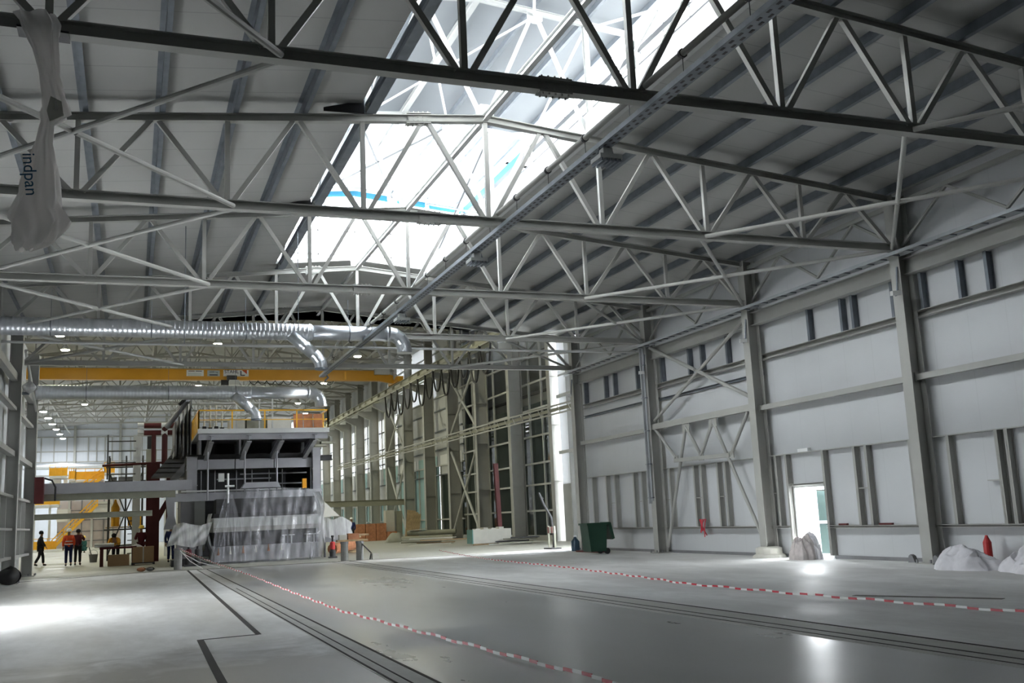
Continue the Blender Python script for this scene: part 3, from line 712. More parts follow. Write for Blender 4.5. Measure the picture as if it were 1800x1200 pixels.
tag(MB().tube((-4.05, 43.5, 9.0), (-4.05, 48.9, 7.2), .06, 8).build('knee_brace', STEEL), 'slanting tube brace high between the two dark gate wall columns', 'bracing')
t = thing('hose_cabinet', 'red hose cabinet on the dark column above the grey floor beam', 'cabinet', (-3.85, 48.9, 3.1)); bx('body', MAROON, t, -3.98, -3.62, 48.6, 49.15, 3.1, 4.25)
MB().path([(-3.6, 48.8, 4.2), (-3.3, 48.8, 4.1), (-3.15, 48.8, 3.8), (-3.15, 48.8, 3.2)], .04, 8).build('hose', BLACK, t)
b = MB(); b.grid(lambda u, v: (-4.05 + .25 * math.cos(2 * PI * u) * math.sin(PI * v) * (1 + .2 * math.sin(9 * u + 3)) * 1.5, 40.9 + .5 * math.sin(2 * PI * u) * math.sin(PI * v), .02 + .62 * (1 - math.cos(PI * v)) / 2 * (1 + .1 * math.sin(7 * u))), 18, 10)
tag(b.build('rubbish_bag', BLACK, smooth=True), 'black rubbish bag slumped at the foot of the dark gate wall column', 'bag')
t = thing('junction_lamp', 'crumpled plastic wrapped lamp on the dark column below the big duct', 'lamp', (-3.8, 41.5, 7.0)); bx('bracket', GALV, t, -3.95, -3.7, 41.6, 41.8, 7.0, 7.1)
b = MB(); b.grid(lambda u, v: (-3.7 + .28 * math.cos(2 * PI * u) * math.sin(PI * v) * (1 + .15 * math.sin(11 * u)), 41.6 + .3 * math.sin(2 * PI * u) * math.sin(PI * v), 7.02 + .5 * v), 14, 8); b.build('film_wrap', FILMW, t, smooth=True)

# ------------------------------------------------------------------ hanging plastic film under the first truss
t = thing('plastic_film', 'long crumpled plastic film hanging from the dark truss chord, blue lettering on it', 'plastic sheet', (-1.18, 13.3, 8.1))
prof = [(8.36, -1.30, .20, .07), (8.2, -1.22, .20, .05), (7.9, -1.15, .13, .05), (7.5, -1.10, .10, .05), (7.2, -1.02, .12, .07), (7.0, -1.0, .15, .09), (6.86, -1.08, .07, .05), (6.6, -1.12, .09, .06), (6.3, -1.12, .15, .08), (6.0, -1.15, .20, .10), (5.75, -1.17, .24, .12), (5.58, -1.16, .30, .14), (5.42, -1.18, .24, .13), (5.28, -1.22, .20, .1), (5.2, -1.3, .08, .04)]
def pf(u, v):
    f = v * (len(prof) - 1); i = min(int(f), len(prof) - 2); q = f - i
    z, x, w, d = [prof[i][j] * (1 - q) + prof[i + 1][j] * q for j in range(4)]
    a = 2 * PI * u; rr = 1 + .22 * math.sin(5 * a + v * 9) + .12 * math.sin(11 * a - v * 23)
    return (x + w * math.cos(a) * rr, 13.3 + d * math.sin(a) * rr, z + .03 * math.sin(4 * a + 3 * v))
b = MB(); b.grid(pf, 44, 70); b.build('film', FILMH, t, smooth=True)
text_mesh('lettering', 'indpan', .21, INK, (-1.26, 13.165, 6.13), (PI / 2, math.radians(84), 0), t, .002)
b = MB(); b.prism([(-1.06, 13.2, 7.2), (-.93, 13.2, 7.14), (-.9, 13.2, 6.95), (-1.06, 13.2, 6.86), (-1.1, 13.2, 7.0)], (0, .03, 0)); b.build('paper_tag', CREAM, t)
b = MB(); b.bar((-1.5, 13.5, 8.18), (-.88, 13.5, 8.16), .3, .03); b.build('clamp_bar', DARK, t)

# ------------------------------------------------------------------ spiral ducts
def duct(y, z, r, x0, xe, xb, label, rods):
    t = thing('spiral_duct', label, 'duct', (2.5, y, z - r))
    xm = xe - .75
    b = MB(); n = 24; pts = []; rs = []
    x = x0
    while x < xb + .1:
        pts += [(x, y, z), (x + .10, y, z), (x + .115, y, z), (x + .13, y, z)]; rs += [r, r, r * 1.035, r]
        x += .145
    b.path(pts, rs, n); b.build('main_tube', DUCT, t, smooth=True)
    r2 = r * .9
    MB().tube((xb, y, z), (xm, y, z), r2, 24).build('reduced_tube', DUCT, t, smooth=True)
    MB().tube((xb + .05, y, z), (xb + .12, y, z), r * 1.06, 24).build('flange', DUCT, t)
    MB().tube((xm - .1, y, z), (xm - .06, y, z), r2 * 1.05, 24).build('flange', DUCT, t)
    # segmented elbow turning down
    R = .55; el = [(xm, y, z)]
    for i in range(1, 5):
        a = math.radians(i * 22.5); el.append((xm + R * math.sin(a), y, z - R * (1 - math.cos(a))))
    b = MB(); b.path(el, r2, 24); b.build('elbow', DUCT, t)
    MB().tube((xm + R, y, z - R), (xm + R, y, z - R - .12), r2 * 1.03, 24).build('collar', DUCT, t)
    # branch: slanting down, then turning down
    yb = y - .12; rb = r * .74
    p0 = Vector((xb - .55, yb, z - .12)); d = Vector((.74, -.10, -.67)).normalized(); p1 = p0 + d * 1.02
    br = MB().tube(p0, p1, rb, 20).build('branch', DUCT, t, smooth=True)
    p2 = p1 + Vector((.20, -.02, -.26)); p3 = p2 + Vector((.05, 0, -.22))
    b = MB(); b.path([p1, p1 + d * .1, p2, p3], rb, 20); b.build('branch_elbow', DUCT, br)
    q = p0 + d * .62
    MB().tube(q, q + d * .05, rb * 1.05, 20).build('branch_flange', DUCT, br)
    MB().tube(p3, p3 + Vector((0, 0, -.06)), rb * 1.05, 20).build('branch_collar', GALV, br)
    for x in rods:
        b = MB(); b.tube((x, y, z + r), (x, y, z + r + .9), .008, 6); b.tube((x - .01, y, z), (x + .02, y, z), r * 1.03, 24); b.build('hanger', GALV, t)
    return t
duct(34.2, 8.22, .29, -5.0, 9.2, 5.55, 'large upper spiral duct crossing in front of the fourth truss, elbow pointing down', (-2.5, 0.5, 3.5, 7.0))
duct(48.6, 7.98, .33, -4.05, 8.75, 5.0, 'lower spiral duct beneath the orange crane, elbow above the machine platform', (-2.0, 1.5, 4.5))
t = thing('thin_pipe', 'thin pale pipe running level just under the upper duct', 'pipe', (5, 35.4, 7.75))
MB().tube((-4.2, 35.4, 7.92), (18.9, 35.4, 7.92), .045, 10).build('pipe', STEELW, t)
for x in (-2, 1, 4, 7, 10, 13, 16): MB().tube((x, 35.4, 7.92), (x, 35.4, 8.3), .008, 6).build('rod', GALV, t)
for i, x in enumerate((1.35, 4.62)):
    tag(MB().tube((x, 30.0, 7.0 + .6 * i), (x, 30.0, zr(x) + (.02 if i == 0 else -.05)), .012, 6).build('hanging_rod', GALV), ['thin rod hanging down beside the duct branch, farther from the skylight', 'thin rod hanging down below the skylight edge'][i], 'rod')
# ------------------------------------------------------------------ the tall hall: crane columns
H2C = [56.35 + F * k for k in range(14)]
RX = 23.85
def crane_column(y, label):
    t = thing('crane_column', label, 'column', (RX + .45, y, 0), 'crane columns of the tall hall')
    MB().box(RX, RX + .03, y - .25, y + .25, .03, 12.6).build('inner_flange', STEEL, t)
    MB().box(RX + .92, RX + .95, y - .25, y + .25, .03, 17.3).build('outer_flange', STEEL, t)
    wb = MB().box(RX + .02, RX + .93, y - .012, y + .012, .03, 12.6).build('web', STEEL, t)
    b = MB(); b.prism([(RX, y - .02, 12.5), (RX - 1.2, y - .02, 13.1), (RX - 1.2, y - .02, 13.4), (RX + .95, y - .02, 13.4), (RX + .95, y - .02, 12.5)], (0, .04, 0)); b.build('bracket', STEEL, t)
    b = MB(); b.bar((RX, y, 12.5), (RX - 1.22, y, 13.1), .5, .03); b.build('bracket_flange', STEEL, t)
    MB().box(RX + .30, RX + .33, y - .2, y + .2, 13.4, 17.3).build('upper_flange', STEEL, t)
    MB().box(RX + .32, RX + .93, y - .012, y + .012, 13.4, 17.3).build('upper_web', STEEL, t)
    for z in (3.6, 7.0, 10.0): MB().box(RX + .03, RX + .92, y - .2, y + .2, z, z + .02).build('stiffener', STEEL, wb)
    return t
c0 = crane_column(H2C[0], 'crane column next to the end of the door wall')
for k in range(1, 13): copy_tree(c0, (RX + .45, H2C[k], 0), '%s crane column of the tall hall counted away from the door wall' % ORD[k])
for k, (xa, xb) in enumerate(((-8.3, 0), (-1.8, 0), (5, 0), (12, 0))):
    tag(MB().ibeam((xa, H2Y1 - .3, 0), (xa, H2Y1 - .3, zr2(xa) - .1), .35, .45, .03, .02, (0, 1, 0)).build('wind_column', STEEL), '%s column of the far end wall, counted from the dark gate columns' % ORD[k], 'column', 'far wall columns')
t = thing('end_wall_framework', 'thin girts and studs on the far end wall above the yellow stairs', 'wall frame', (0, H2Y1 - .2, 8))
for z in (12.6, 14.2, 16.4, 17.6, 10.6): MB().box(H2L, H2R, H2Y1 - .18, H2Y1 - .02, z, z + .16).build('girt', STEEL, t)
for x in (-13, -11.2, -9.4, -6.4, -5.2, -4, -3, -0.3, 1.4, 3): MB().box(x - .07, x + .07, H2Y1 - .17, H2Y1 - .02, 12.6, 16.4).build('stud', STEEL, t)
MB().tube((H2L, H2Y1 - 12, 11.3), (0.5, H2Y1 - 12, 11.3), .42, 14).build('silver_pipe', DUCT, t)
# side wall of the tall hall, bay by bay
WX2 = 25.2
edges = [45.3] + H2C + [166]
dark_bays = 4
nwin = 4
for k in range(len(edges) - 1):
    y0, y1 = edges[k], edges[k + 1]
    near = k < dark_bays
    zp = 6.2 if k in (4, 5, 6) else 3.4
    m = WALLP
    ztop_p = 18.0
    if k in (4, 5, 6): ztop_p = 12.2
    if near and k: zp = 9.0
    if k != 0 and not near:
        if k >= 7:
            for za, zb in ((zp, 7.2), (12.4, 18.0)): struct(MB().box(WX2, WX2 + .12, y0, y1, za, zb).build('wall_right', m))
            for ya, yb in ((y0, y0 + .4), (y1 - .4, y1)): struct(MB().box(WX2, WX2 + .12, ya, yb, 7.2, 12.4).build('wall_right', m))
        else: struct(MB().box(WX2, WX2 + .12, y0, y1, zp, ztop_p).build('wall_right', m))
    elif k == 0:
        struct(MB().box(WX2, WX2 + .12, y0, 54.95, 0, 18).build('wall_right', m))
    w = thing('window_%d' % nwin, 'x', 'x', (WX2, (y0 + y1) / 2, 0)); nwin += 1
    for q in ('label', 'category'): del w[q]
    w['kind'] = 'structure'
    if k == 0:
        MB().box(24.42, 24.46, 54.95, 56.1, 3.4, 18).build('window_pane', POLYB, w); MB().box(24.4, 24.48, 54.95, 56.1, 0, 3.4).build('lower_panel', STEEL, w)  # translucent pane stands in for a white pier lit by daylight
        MB().box(24.42, WX2 + .1, 54.9, 54.95, 0, 18).build('side_panel', STEEL, w)
        for z in (5.2, 8.6): MB().box(24.2, 24.4, 51.8, 56.0, z, z + .2).build('window_bar', STEELW, w)
        continue
    gm = DGLASS if k <= dark_bays else FROST
    MB().box(WX2 - .01, WX2 + .01, y0, y1, .3, zp).build('window_pane', gm, w)
    MB().box(WX2 - .04, WX2 + .06, y0, y1, 0, .32).build('window_sill', STEELW, w)
    ym = (y0 + y1) / 2 + (.6 if k % 2 else -.4)
    for y in (y0 + .75, ym, y1 - .75): MB().box(WX2 - .14, WX2 - .02, y - .07, y + .07, .3, zp + (8.6 if near else 0)).build('window_post', STEELW, w)
    for z in ((1.9, 3.6, 5.0, 6.8, 8.6, 10.4, 12.2, 14, 15.8) if near else (1.6, zp)):
        MB().box(WX2 - .16, WX2 - .02, y0, y1, z - .06, z + .06).build('window_bar', STEELW, w)
    if not near:
        for z in (5.4, 7.6, 9.2, 11.0): MB().box(WX2 - .14, WX2 - .01, y0, y1, z - .05, z + .05).build('window_bar', GALV, w)
        MB().box(WX2 - .03, WX2 - .005, y0 + .5, y1 - .5, 5.45, 7.1).build('upper_pane', FROST if k % 2 else POLY, w)
    if k in (4, 5, 6):
        MB().box(WX2 - .01, WX2 + .01, y0, y1, 12.2, 18).build('upper_pane', POLYF, w)
        for z in (12.2, 14.2, 16.2): MB().box(WX2 - .14, WX2 - .02, y0, y1, z - .06, z + .06).build('window_bar', STEELW, w)
    if k >= 7: MB().box(WX2 - .03, WX2 - .004, y0 + .4, y1 - .4, 7.2, 12.4).build('upper_pane', POLYF, w)
ANX = mat('annex_panel', (0.20, 0.21, 0.21), 0.7, 0, 0.1, 0.5)
AY = edges[dark_bays + 1]
struct(MB().box(WX2 + 3.0, WX2 + 3.2, 56.4, AY + .2, 0, 18.2).build('wall_annex', ANX))
struct(MB().box(WX2 + .12, WX2 + 3.0, AY, AY + .2, 0, 18.2).build('wall_annex', ANX))
struct(MB().box(WX2 + .12, WX2 + 3.2, 56.3, AY + .2, 18.0, 18.2).build('ceiling', ANX))
struct(MB().box(WX2 + .12, WX2 + 3.0, 56.3, 56.45, 0, 18.2).build('wall_annex', ANX))
for z in (7.0, 10.5, 13.5): struct(MB().box(WX2 + 2.9, WX2 + 3.0, 56.4, AY, z, z + .18).build('trim_30', DARK))
# crossed braces in two of its bays
for (k, l) in ((2, 'crossed tube braces in the dark window bay of the tall hall'), (5, 'crossed tube braces in the pale panel bay farther down the tall hall')):
    y0, y1 = H2C[k] + .3, H2C[k + 1] - .3
    for (z0, z1, w) in ((.6, 6.9, 'lower'), (8.3, 13.0, 'upper')):
        cross('crane_wall_brace', (RX + .2, y0, z0), (RX + .2, y1, z1), (RX + .2, y0, z1), (RX + .2, y1, z0), .10, w + ' ' + l, STEELW, plate=False)
# crane runway
RUNW = mat('pale_olive_steel', (0.40, 0.40, 0.34), 0.5, 0, 0.1, 1.0)
t = thing('crane_runway', 'pale runway girder of the overhead crane carried on the column brackets', 'crane rail', (23.0, 95, 13.4))
MB().ibeam((23.0, 58, 13.8), (23.0, 160, 13.8), .42, .8, .03, .02).build('girder', RUNW, t)
MB().box(22.96, 23.04, 58, 160, 14.2, 14.28).build('rail', MID, t)
MB().box(22.72, 22.78, 58, 160, 13.55, 13.75).build('conductor_bar', GREYPIPE, t)
for k in range(34): MB().box(22.79, 22.99, 58.5 + 3 * k, 58.53 + 3 * k, 13.43, 14.17).build('stiffener', RUNW, t)
t = thing('festoon_cable', 'black festoon cable hanging in loops below the crane runway', 'cable', (22.6, 77, 11.4))
MB().bar((22.6, 60, 13.45), (22.6, 96, 13.45), .08, .08).build('track', STEEL, t)
for k in range(13):
    y = 63 + 2.35 * k; pts = []
    d = 2.0 + .35 * math.sin(k * 2.1)
    for i in range(15):
        u = i / 14; pts.append((22.6, y + 2.35 * u, 13.35 - d * (1 - abs(2 * u - 1) ** 2.6)))
    MB().path(pts, .075, 7).build('loop', BLACK, t)
    bx('trolley', DARK, t, 22.52, 22.68, y - .08, y + .08, 13.28, 13.46)
# cable ladder in front of the crane columns
t = thing('cable_ladder', 'cable ladder crossing the crane columns at mid height', 'cable tray', (23.4, 85, 7.4))
for z in (7.45, 7.95): MB().bar((23.35, 51.5, z + .0), (23.35, 122, z + .55), .06, .09).build('side_rail', STEEL, t)
for i in range(46): MB().bar((23.35, 52 + 1.5 * i, 7.45 + .0117 * i), (23.35, 52.5 + 1.5 * i, 7.95 + .0117 * i), .03, .05).build('rung', STEEL, t)
MB().bar((23.45, 51.5, 7.72), (23.45, 122, 8.27), .03, .2).build('cable', GREYPIPE, t)

# ------------------------------------------------------------------ the bridge crane
CY = 91.0
t = thing('bridge_crane', 'yellow orange overhead bridge crane spanning the tall hall', 'crane', (7.5, CY, 14.1))
MB().box(-8.5, 21.9, CY - .25, CY + .25, 14.58, 15.48).build('girder', CRANE, t)
MB().box(-8.5, 21.9, CY - .32, CY + .32, 15.44, 15.5).build('top_flange', CRANE, t)
MB().box(-8.5, 21.9, CY - .32, CY + .32, 14.55, 14.6).build('bottom_flange', CRANE, t)
b = MB(); b.prism([(21.2, CY - .24, 14.58), (23.1, CY - .24, 14.3), (23.1, CY - .24, 14.95), (21.2, CY - .24, 15.5)], (0, .48, 0)); b.build('girder_end', CRANE, t)
ec = MB().box(22.75, 23.3, CY - 1.8, CY + 1.8, 14.3, 14.8).build('end_carriage', CRANE, t)
for s in (-1, 1):
    b = MB(); b.tube((22.92, CY + s * 1.5, 14.45), (23.1, CY + s * 1.5, 14.45), .18, 14); b.build('wheel', DARK, ec)
bx('control_box', STEELW, t, 20.9, 22.3, CY - .7, CY - .3, 15.1, 15.95)
MB().tube((22.7, CY - .6, 14.9), (22.95, CY - .6, 14.9), .28, 12).build('motor', STEELW, t)
hx = 8.1
bx('hoist_trolley', DARK, t, hx - .45, hx + .4, CY - .75, CY - .27, 14.45, 14.9)
bx('hoist_motor', STEELW, t, hx - .25, hx + .6, CY - .8, CY - .3, 14.08, 14.5)
bx('hoist_drum', BLACK, t, hx - .95, hx - .3, CY - .7, CY - .3, 14.05, 14.5)
for k in range(10):
    x = 9.6 + .75 * k
    MB().path([(x + .75 * i / 8, CY - .36, 14.5 - .36 * (1 - abs(i / 4 - 1) ** 2.2)) for i in range(9)], .035, 6).build('cable_loop', BLACK, t)
FY = CY - .27
bx('maker_sign', SIGN, t, 4.28, 5.72, FY - .02, FY, 14.88, 15.42)
sg = bpy.data.objects['maker_sign']
for i, x in enumerate((4.72, 5.32)): bx('sign_print', [MAROON, INKB][i], sg, x - .28, x + .24, FY - .026, FY - .021, 15.29, 15.35)
for i in range(4): bx('print_line', SIGNG, sg, 4.4, 5.6 - .12 * (i % 2), FY - .026, FY - .021, 15.14 - .07 * i, 15.17 - .07 * i)
sg = bx('load_sign', SIGNG, t, 6.02, 7.08, FY - .02, FY, 14.88, 15.40)
text_mesh('load_text', '5000 kg', .22, INKB, (6.55, FY - .03, 15.25), (PI / 2, 0, 0), sg)
bx('print_line', INKB, sg, 6.2, 6.9, FY - .026, FY - .021, 14.95, 15.04)
sg = bx('brand_sign', SIGN, t, 7.38, 9.55, FY - .02, FY, 14.88, 15.50)
text_mesh('brand_text', 'STAHL', .42, INKB, (8.08, FY - .03, 15.28), (PI / 2, 0, 0), sg, 0.004, 1.0)
b = MB(); b.prism([(8.95, FY - .03, 15.45), (9.4, FY - .03, 15.45), (9.4, FY - .03, 15.08)], (0, .008, 0)); b.build('logo_triangle', mat('logo_red', (.6, .09, .03), .5), sg)
b = MB(); b.prism([(8.84, FY - .03, 15.38), (8.92, FY - .03, 15.38), (8.92, FY - .03, 15.02), (9.28, FY - .03, 15.02), (9.2, FY - .03, 14.94), (8.84, FY - .03, 14.94)], (0, .008, 0)); b.build('logo_corner', INKB, sg)
MB().path([(16.5, CY - .4, 15.4), (16.35, CY - .55, 15.1), (16.6, CY - .5, 14.8), (16.3, CY - .5, 14.5)], .09, 8).build('rope_guide', GALV, t)
bx('end_mark', YEL, t, 18.15, 18.3, CY - .28, CY - .26, 14.65, 15.4)

# ------------------------------------------------------------------ trusses, purlins and lamps of the tall hall
def tall_truss(y, label):
    t = thing('tall_hall_truss', label, 'roof truss', (5, y, 16.7), 'roof trusses of the tall hall')
    MB().bar((-14.7, y, 16.75), (24.9, y, 16.75), .2, .2).build('bottom_chord', STEEL, t)
    MB().bar((-14.7, y, zr2(-14.7) - .35), (5, y, zr2(5) - .35), .2, .2).build('top_chord', STEEL, t)
    MB().bar((5, y, zr2(5) - .35), (24.9, y, zr2(24.9) - .35), .2, .2).build('top_chord', STEEL, t)
    for k in range(-6, 7):
        x = 5 + 3.2 * k
        if x < -14.6: continue
        MB().bar((x, y, 16.8), (x, y, zr2(x) - .4), .10, .10, (0, 1, 0)).build('vertical_strut', STEEL, t)
        for s in (-1, 1):
            xt = x + s * 1.6
            if -14.7 < xt < 24.9: MB().bar((x, y, 16.8), (xt, y, zr2(xt) - .4), .10, .10, (0, 1, 0)).build('diagonal_strut', STEEL, t)
    return t
t2 = tall_truss(H2C[1], 'tall hall roof truss above the near end of the crane runway')
for k in range(2, 14): copy_tree(t2, (5, H2C[k], 16.7), '%s tall hall roof truss beyond the crane runway end' % ORD[k - 1])
for i, x in enumerate((-12.5, -9.5, -6.5, -3.5, -.5, 2.5, 7.5, 10.5, 13.5, 16.5, 19.5, 22.5)):
    tag(MB().bar((x, 44, zr2(x) - .13), (x, 167, zr2(x) - .13), .1, .22).build('tall_hall_purlin', STEEL), '%s long roof purlin of the tall hall, counted from the yellow stairs side' % ORD[i], 'purlin', 'purlins of the tall hall')
for i, x in enumerate((-9.0, 1.5, 11.5, 20.5)):
    tag(MB().bar((x, 50, 16.9), (x, 167, 16.9), .12, .14).build('tie_rail', STEELW), '%s pale tie running along the tall hall truss bottoms, counted from the yellow stairs side' % ORD[i], 'beam', 'ties of the tall hall')
def hall_lamp(x, y, z, p, col, label, m, grp, r=.34):
    t = thing('hall_lamp', label, 'lamp', (x, y, z), grp)
    b = MB(); b.lathe((x, y, z + .1), [(r, 0), (r * .9, .16), (.14, .36), (.12, .6)], 14); sh = b.build('lamp_shade', STEELW, t, smooth=True)
    b = MB(); b.lathe((x, y, z + .0), [(.02, .0), (r * .7, .03), (r * .95, .1)], 14); b.build('lens', m, sh)
    MB().tube((x, y, z + .6), (x, y, zr2(x)), .02, 6).build('stem', GALV, t)
    d = bpy.data.lights.new('hall_lamp_light', 'AREA'); d.shape = 'DISK'; d.size = .6; d.energy = p; d.color = col
    o = bpy.data.objects.new('hall_lamp_light', d); COL.objects.link(o); o.parent = t; o.location = (0, 0, -.03)
    return t
WARM = (1.0, .98, .70); COOL = (.93, .97, 1.0)
LP = 190
for i, y in enumerate((62, 76.2, 82.2, 97, 111.5, 117.5)):  # first lamp is added, out of view, to light the people below
    hall_lamp(-4.95, y, 15.5, LP, WARM, 'warm high bay lamp over the dark gate columns, %s from the near hall' % ORD[i], LAMPW, 'high bay lamps of the tall hall')
for i, (x, y) in enumerate(((17.8, 66), (17.8, 83.3), (17.9, 100), (17.9, 117), (20.5, 128), (20.5, 142))):  # first of these is an added unseen lamp for the kiln surroundings
    hall_lamp(x, y, 15.5, LP, WARM, 'warm high bay lamp in the row beside the runway, %s from the near hall' % ORD[i], LAMPW, 'high bay lamps of the tall hall')
for i, (x, y) in enumerate(((6, 66), (6, 79), (6, 103), (6, 124), (6, 145))):  # nearest lamp added behind the near roof to light the kiln front
    hall_lamp(x, y, 15.6, LP, WARM, 'warm high bay lamp in the middle row, %s from the near hall' % ORD[i], LAMPW, 'high bay lamps of the tall hall')
for i in range(6):
    y = 124.5 + 7.1 * i
    hall_lamp(-9.55, y, 15.5, LP * 3.6, COOL, 'white lamp in the slanting string of lights above the yellow stairs, %s in line' % ORD[i], LAMPC, 'string of white lamps', .42)

# ------------------------------------------------------------------ floor beams crossing to the kiln
t = thing('cross_beam', 'pale grey box beam crossing from the red cabinet to the kiln', 'beam', (-.8, 50, 3.27))
MB().box(-4.0, 2.62, 49.15, 49.5, 3.52, 3.98).build('box_section', MACH, t)
MB().ibeam((-4.0, 49.32, 3.36), (1.9, 49.32, 3.36), .3, .3).build('under_beam', GREYPIPE, t)
tag(MB().ibeam((-4.0, 49.3, 2.52), (.9, 49.3, 2.52), .2, .25).build('low_beam', GREYPIPE), 'thin olive beam below the pale box beam, in front of the yellow stairs', 'beam')
tag(MB().ibeam((13.2, 95, 3.45), (24.0, 92.5, 3.35), .3, .55).build('low_beam', GREYPIPE), 'dark olive beam crossing low in front of the crane columns', 'beam')
tag(MB().ibeam((9.6, 66, 5.9), (12.3, 66, 5.95), .4, .35).build('dark_beam', DARK), 'short dark beam sticking out of the kiln frame toward the crane columns', 'beam')

# ------------------------------------------------------------------ kiln frame with platform
t = thing('tunnel_kiln', 'grey steel kiln frame with a railed platform behind the film wrapped machine', 'kiln', (6, 60, 0))
def seg_post(name, x0, x1, y0, y1, zs, parent, m=MACH):
    b = MB()
    for z0, z1 in zip(zs, zs[1:]): b.box(x0, x1, y0, y1, z0 + .02, z1)
    for z in zs: b.box(x0 - .03, x1 + .03, y0 - .03, y1 + .03, z - .015, z + .025)
    return b.build(name, m, parent)
seg_post('front_post', 2.62, 3.12, 54.0, 54.5, [0, 1.6, 3.0, 3.9, 4.7, 5.35], t)
seg_post('front_post', 9.02, 9.42, 54.0, 54.5, [0, 1.6, 3.2, 3.9, 4.6, 5.3, 5.7], t)
for x in (2.7, 9.1): seg_post('rear_post', x, x + .4, 66, 66.4, [0, 3, 6.2], t)
for i, (xa, xb) in enumerate(((3.15, 5.0), (5.05, 7.0), (7.05, 9.0))): bx('header_beam', MACH, t, xa, xb, 54.2, 54.5, 4.72, 5.22)
bx('roof_slab', DARK, t, 2.7, 9.4, 54.5, 67, 5.1, 5.5)
bx('inner_wall', DARK, t, 2.75, 2.9, 54.6, 67, 0, 5.1); bx('inner_wall', DARK, t, 9.2, 9.35, 56, 67, 3.4, 5.1)
bx('gap_shade_sheet', DARK, t, 2.9, 9.3, 57.2, 57.3, 5.5, 6.27)  # dark sheet added to paint the shade between the cantilevers
bx('back_wall', DARK, t, 2.9, 9.2, 66.6, 66.8, 0, 5.1)
bx('interior_shade_sheet', BLACK, t, 3.2, 7.8, 55.6, 55.7, 1.0, 4.6)  # black sheet paints in the shade of the kiln interior
for x in (3.4, 4.1, 5.2, 6.0, 6.9, 7.6): MB().tube((x, 55.4, 3.4), (x, 55.4, 4.7), .03, 8).build('hanger_rod', MID, t)
for z, x0, x1 in ((4.45, 5.4, 8.9), (4.2, 4.2, 7.0), (3.9, 6.8, 8.8)): bx('inner_rail', MID, t, x0, x1, 55.3, 55.5, z, z + .07)
for x in (3.55, 5.35, 6.95, 8.6): MB().ibeam((x, 54.4, 5.30), (x + .05, 51.0, 6.02), .22, .36, .03, .02).build('cantilever', MACH, t)
MB().ibeam((3.0, 51.1, 6.12), (9.3, 51.1, 6.12), .22, .30, .025, .02).build('platform_beam', MACH, t)
dk = MB().box(2.95, 9.35, 50.9, 58, 6.27, 6.36).build('platform_deck', MACH, t)
MB().box(2.95, 9.35, 50.88, 50.92, 6.27, 6.5).build('toe_board', STEELW, t)
for x in (3.3, 5.3, 7.3, 9.1): MB().box(x - .05, x + .05, 54.5, 57, 5.5, 6.27).build('deck_support', MACH, t)
def railing(parent, p, q, z, m=YEL, n=4, h=1.05):
    p = Vector((*p, z)); q = Vector((*q, z))
    for i in range(n + 1):
        c = p.lerp(q, i / n); MB().bar(c, c + Vector((0, 0, h)), .06, .06, (0, 1, 0)).build('rail_post', m, parent)
    for hh, w in ((h, .06), (h * .55, .04)): MB().bar(p + Vector((0, 0, hh)), q + Vector((0, 0, hh)), w, w).build('hand_rail', m, parent)
railing(dk, (3.0, 50.95), (9.3, 50.95), 6.36, n=4); railing(dk, (3.0, 50.95), (3.0, 57.8), 6.36, n=5); railing(dk, (9.3, 50.95), (9.3, 57.8), 6.36, n=5)
for i in range(7): MB().box(2.96, 3.0, 51.2 + i * .9, 51.9 + i * .9, 6.4, 7.3).build('rail_infill', YEL, t)
MB().box(1.85, 9.3, 52.9, 53.15, 3.08, 3.48).build('front_beam', MACH, t)
MB().tube((2.3, 52.85, 3.56), (7.2, 52.85, 3.56), .05, 10).build('front_pipe', STEELW, t)
MB().prism([(1.55, 52.8, 3.6), (2.0, 52.8, 3.6), (2.0, 52.8, 2.4), (2.15, 52.8, 1.75), (1.5, 52.8, 1.75), (1.68, 52.8, 2.4)], (0, .3, 0)).build('hanging_leg', MACH, t)
for x in (3.55, 5.35, 6.95): MB().tube((x, 52.6, 3.5 if x > 4 else 3.1), (x, 52.6, 5.72), .045, 10).build('hanger', MACH, t)
b = MB(); b.prism([(5.15, 52.2, 3.62), (7.1, 52.2, 3.62), (6.95, 52.2, 3.9), (5.35, 52.2, 3.9)], (0, .8, 0)); b.build('hanging_tray', MACH, t)
bx('equipment_box', CREAM, t, 4.9, 5.7, 56, 57.4, 6.36, 7.55); bx('equipment_box', GREYPIPE, t, 5.8, 6.8, 56, 57.4, 6.36, 7.5); bx('equipment_box', CREAM, t, 6.9, 8.2, 56, 57.4, 6.36, 7.6)
for x in (3.5, 3.8, 4.1, 4.4):
    MB().tube((x, 54.8, 6.36), (x, 54.8, 8.1), .05, 8).build('valve_pipe', CREAM, t)
    MB().tube((x - .1, 54.7, 6.8 + .2 * (x % .6)), (x + .1, 54.7, 6.8 + .2 * (x % .6)), .09, 10).build('valve', BLACK, t)
for x in (5.2, 6.4, 7.1): MB().bar((x, 55.4, 6.36), (x, 55.4, 8.6), .07, .07, (0, 1, 0)).build('tall_post', STEELW, t)
for z in (7.7, 8.3): MB().bar((3.3, 55.4, z), (7.1, 55.4, z), .06, .06).build('tall_rail', STEELW, t)
for i in range(3): bx('side_bracket', GREYPIPE, t, 9.4, 10.1, 53.5 + i * 2, 54 + i * 2, 5.9 + .0 * i, 6.0)
tb = thing('timber_boards', 'reddish timber boards leaning against the platform railing corner', 'boards', (8.6, 51.3, 6.36), None)
for i in range(3): MB().bar((7.85 + .5 * i, 51.2, 6.40), (7.85 + .5 * i, 51.35, 7.25), .46, .04, (0, 1, 0)).build('board', ORWOOD, tb)
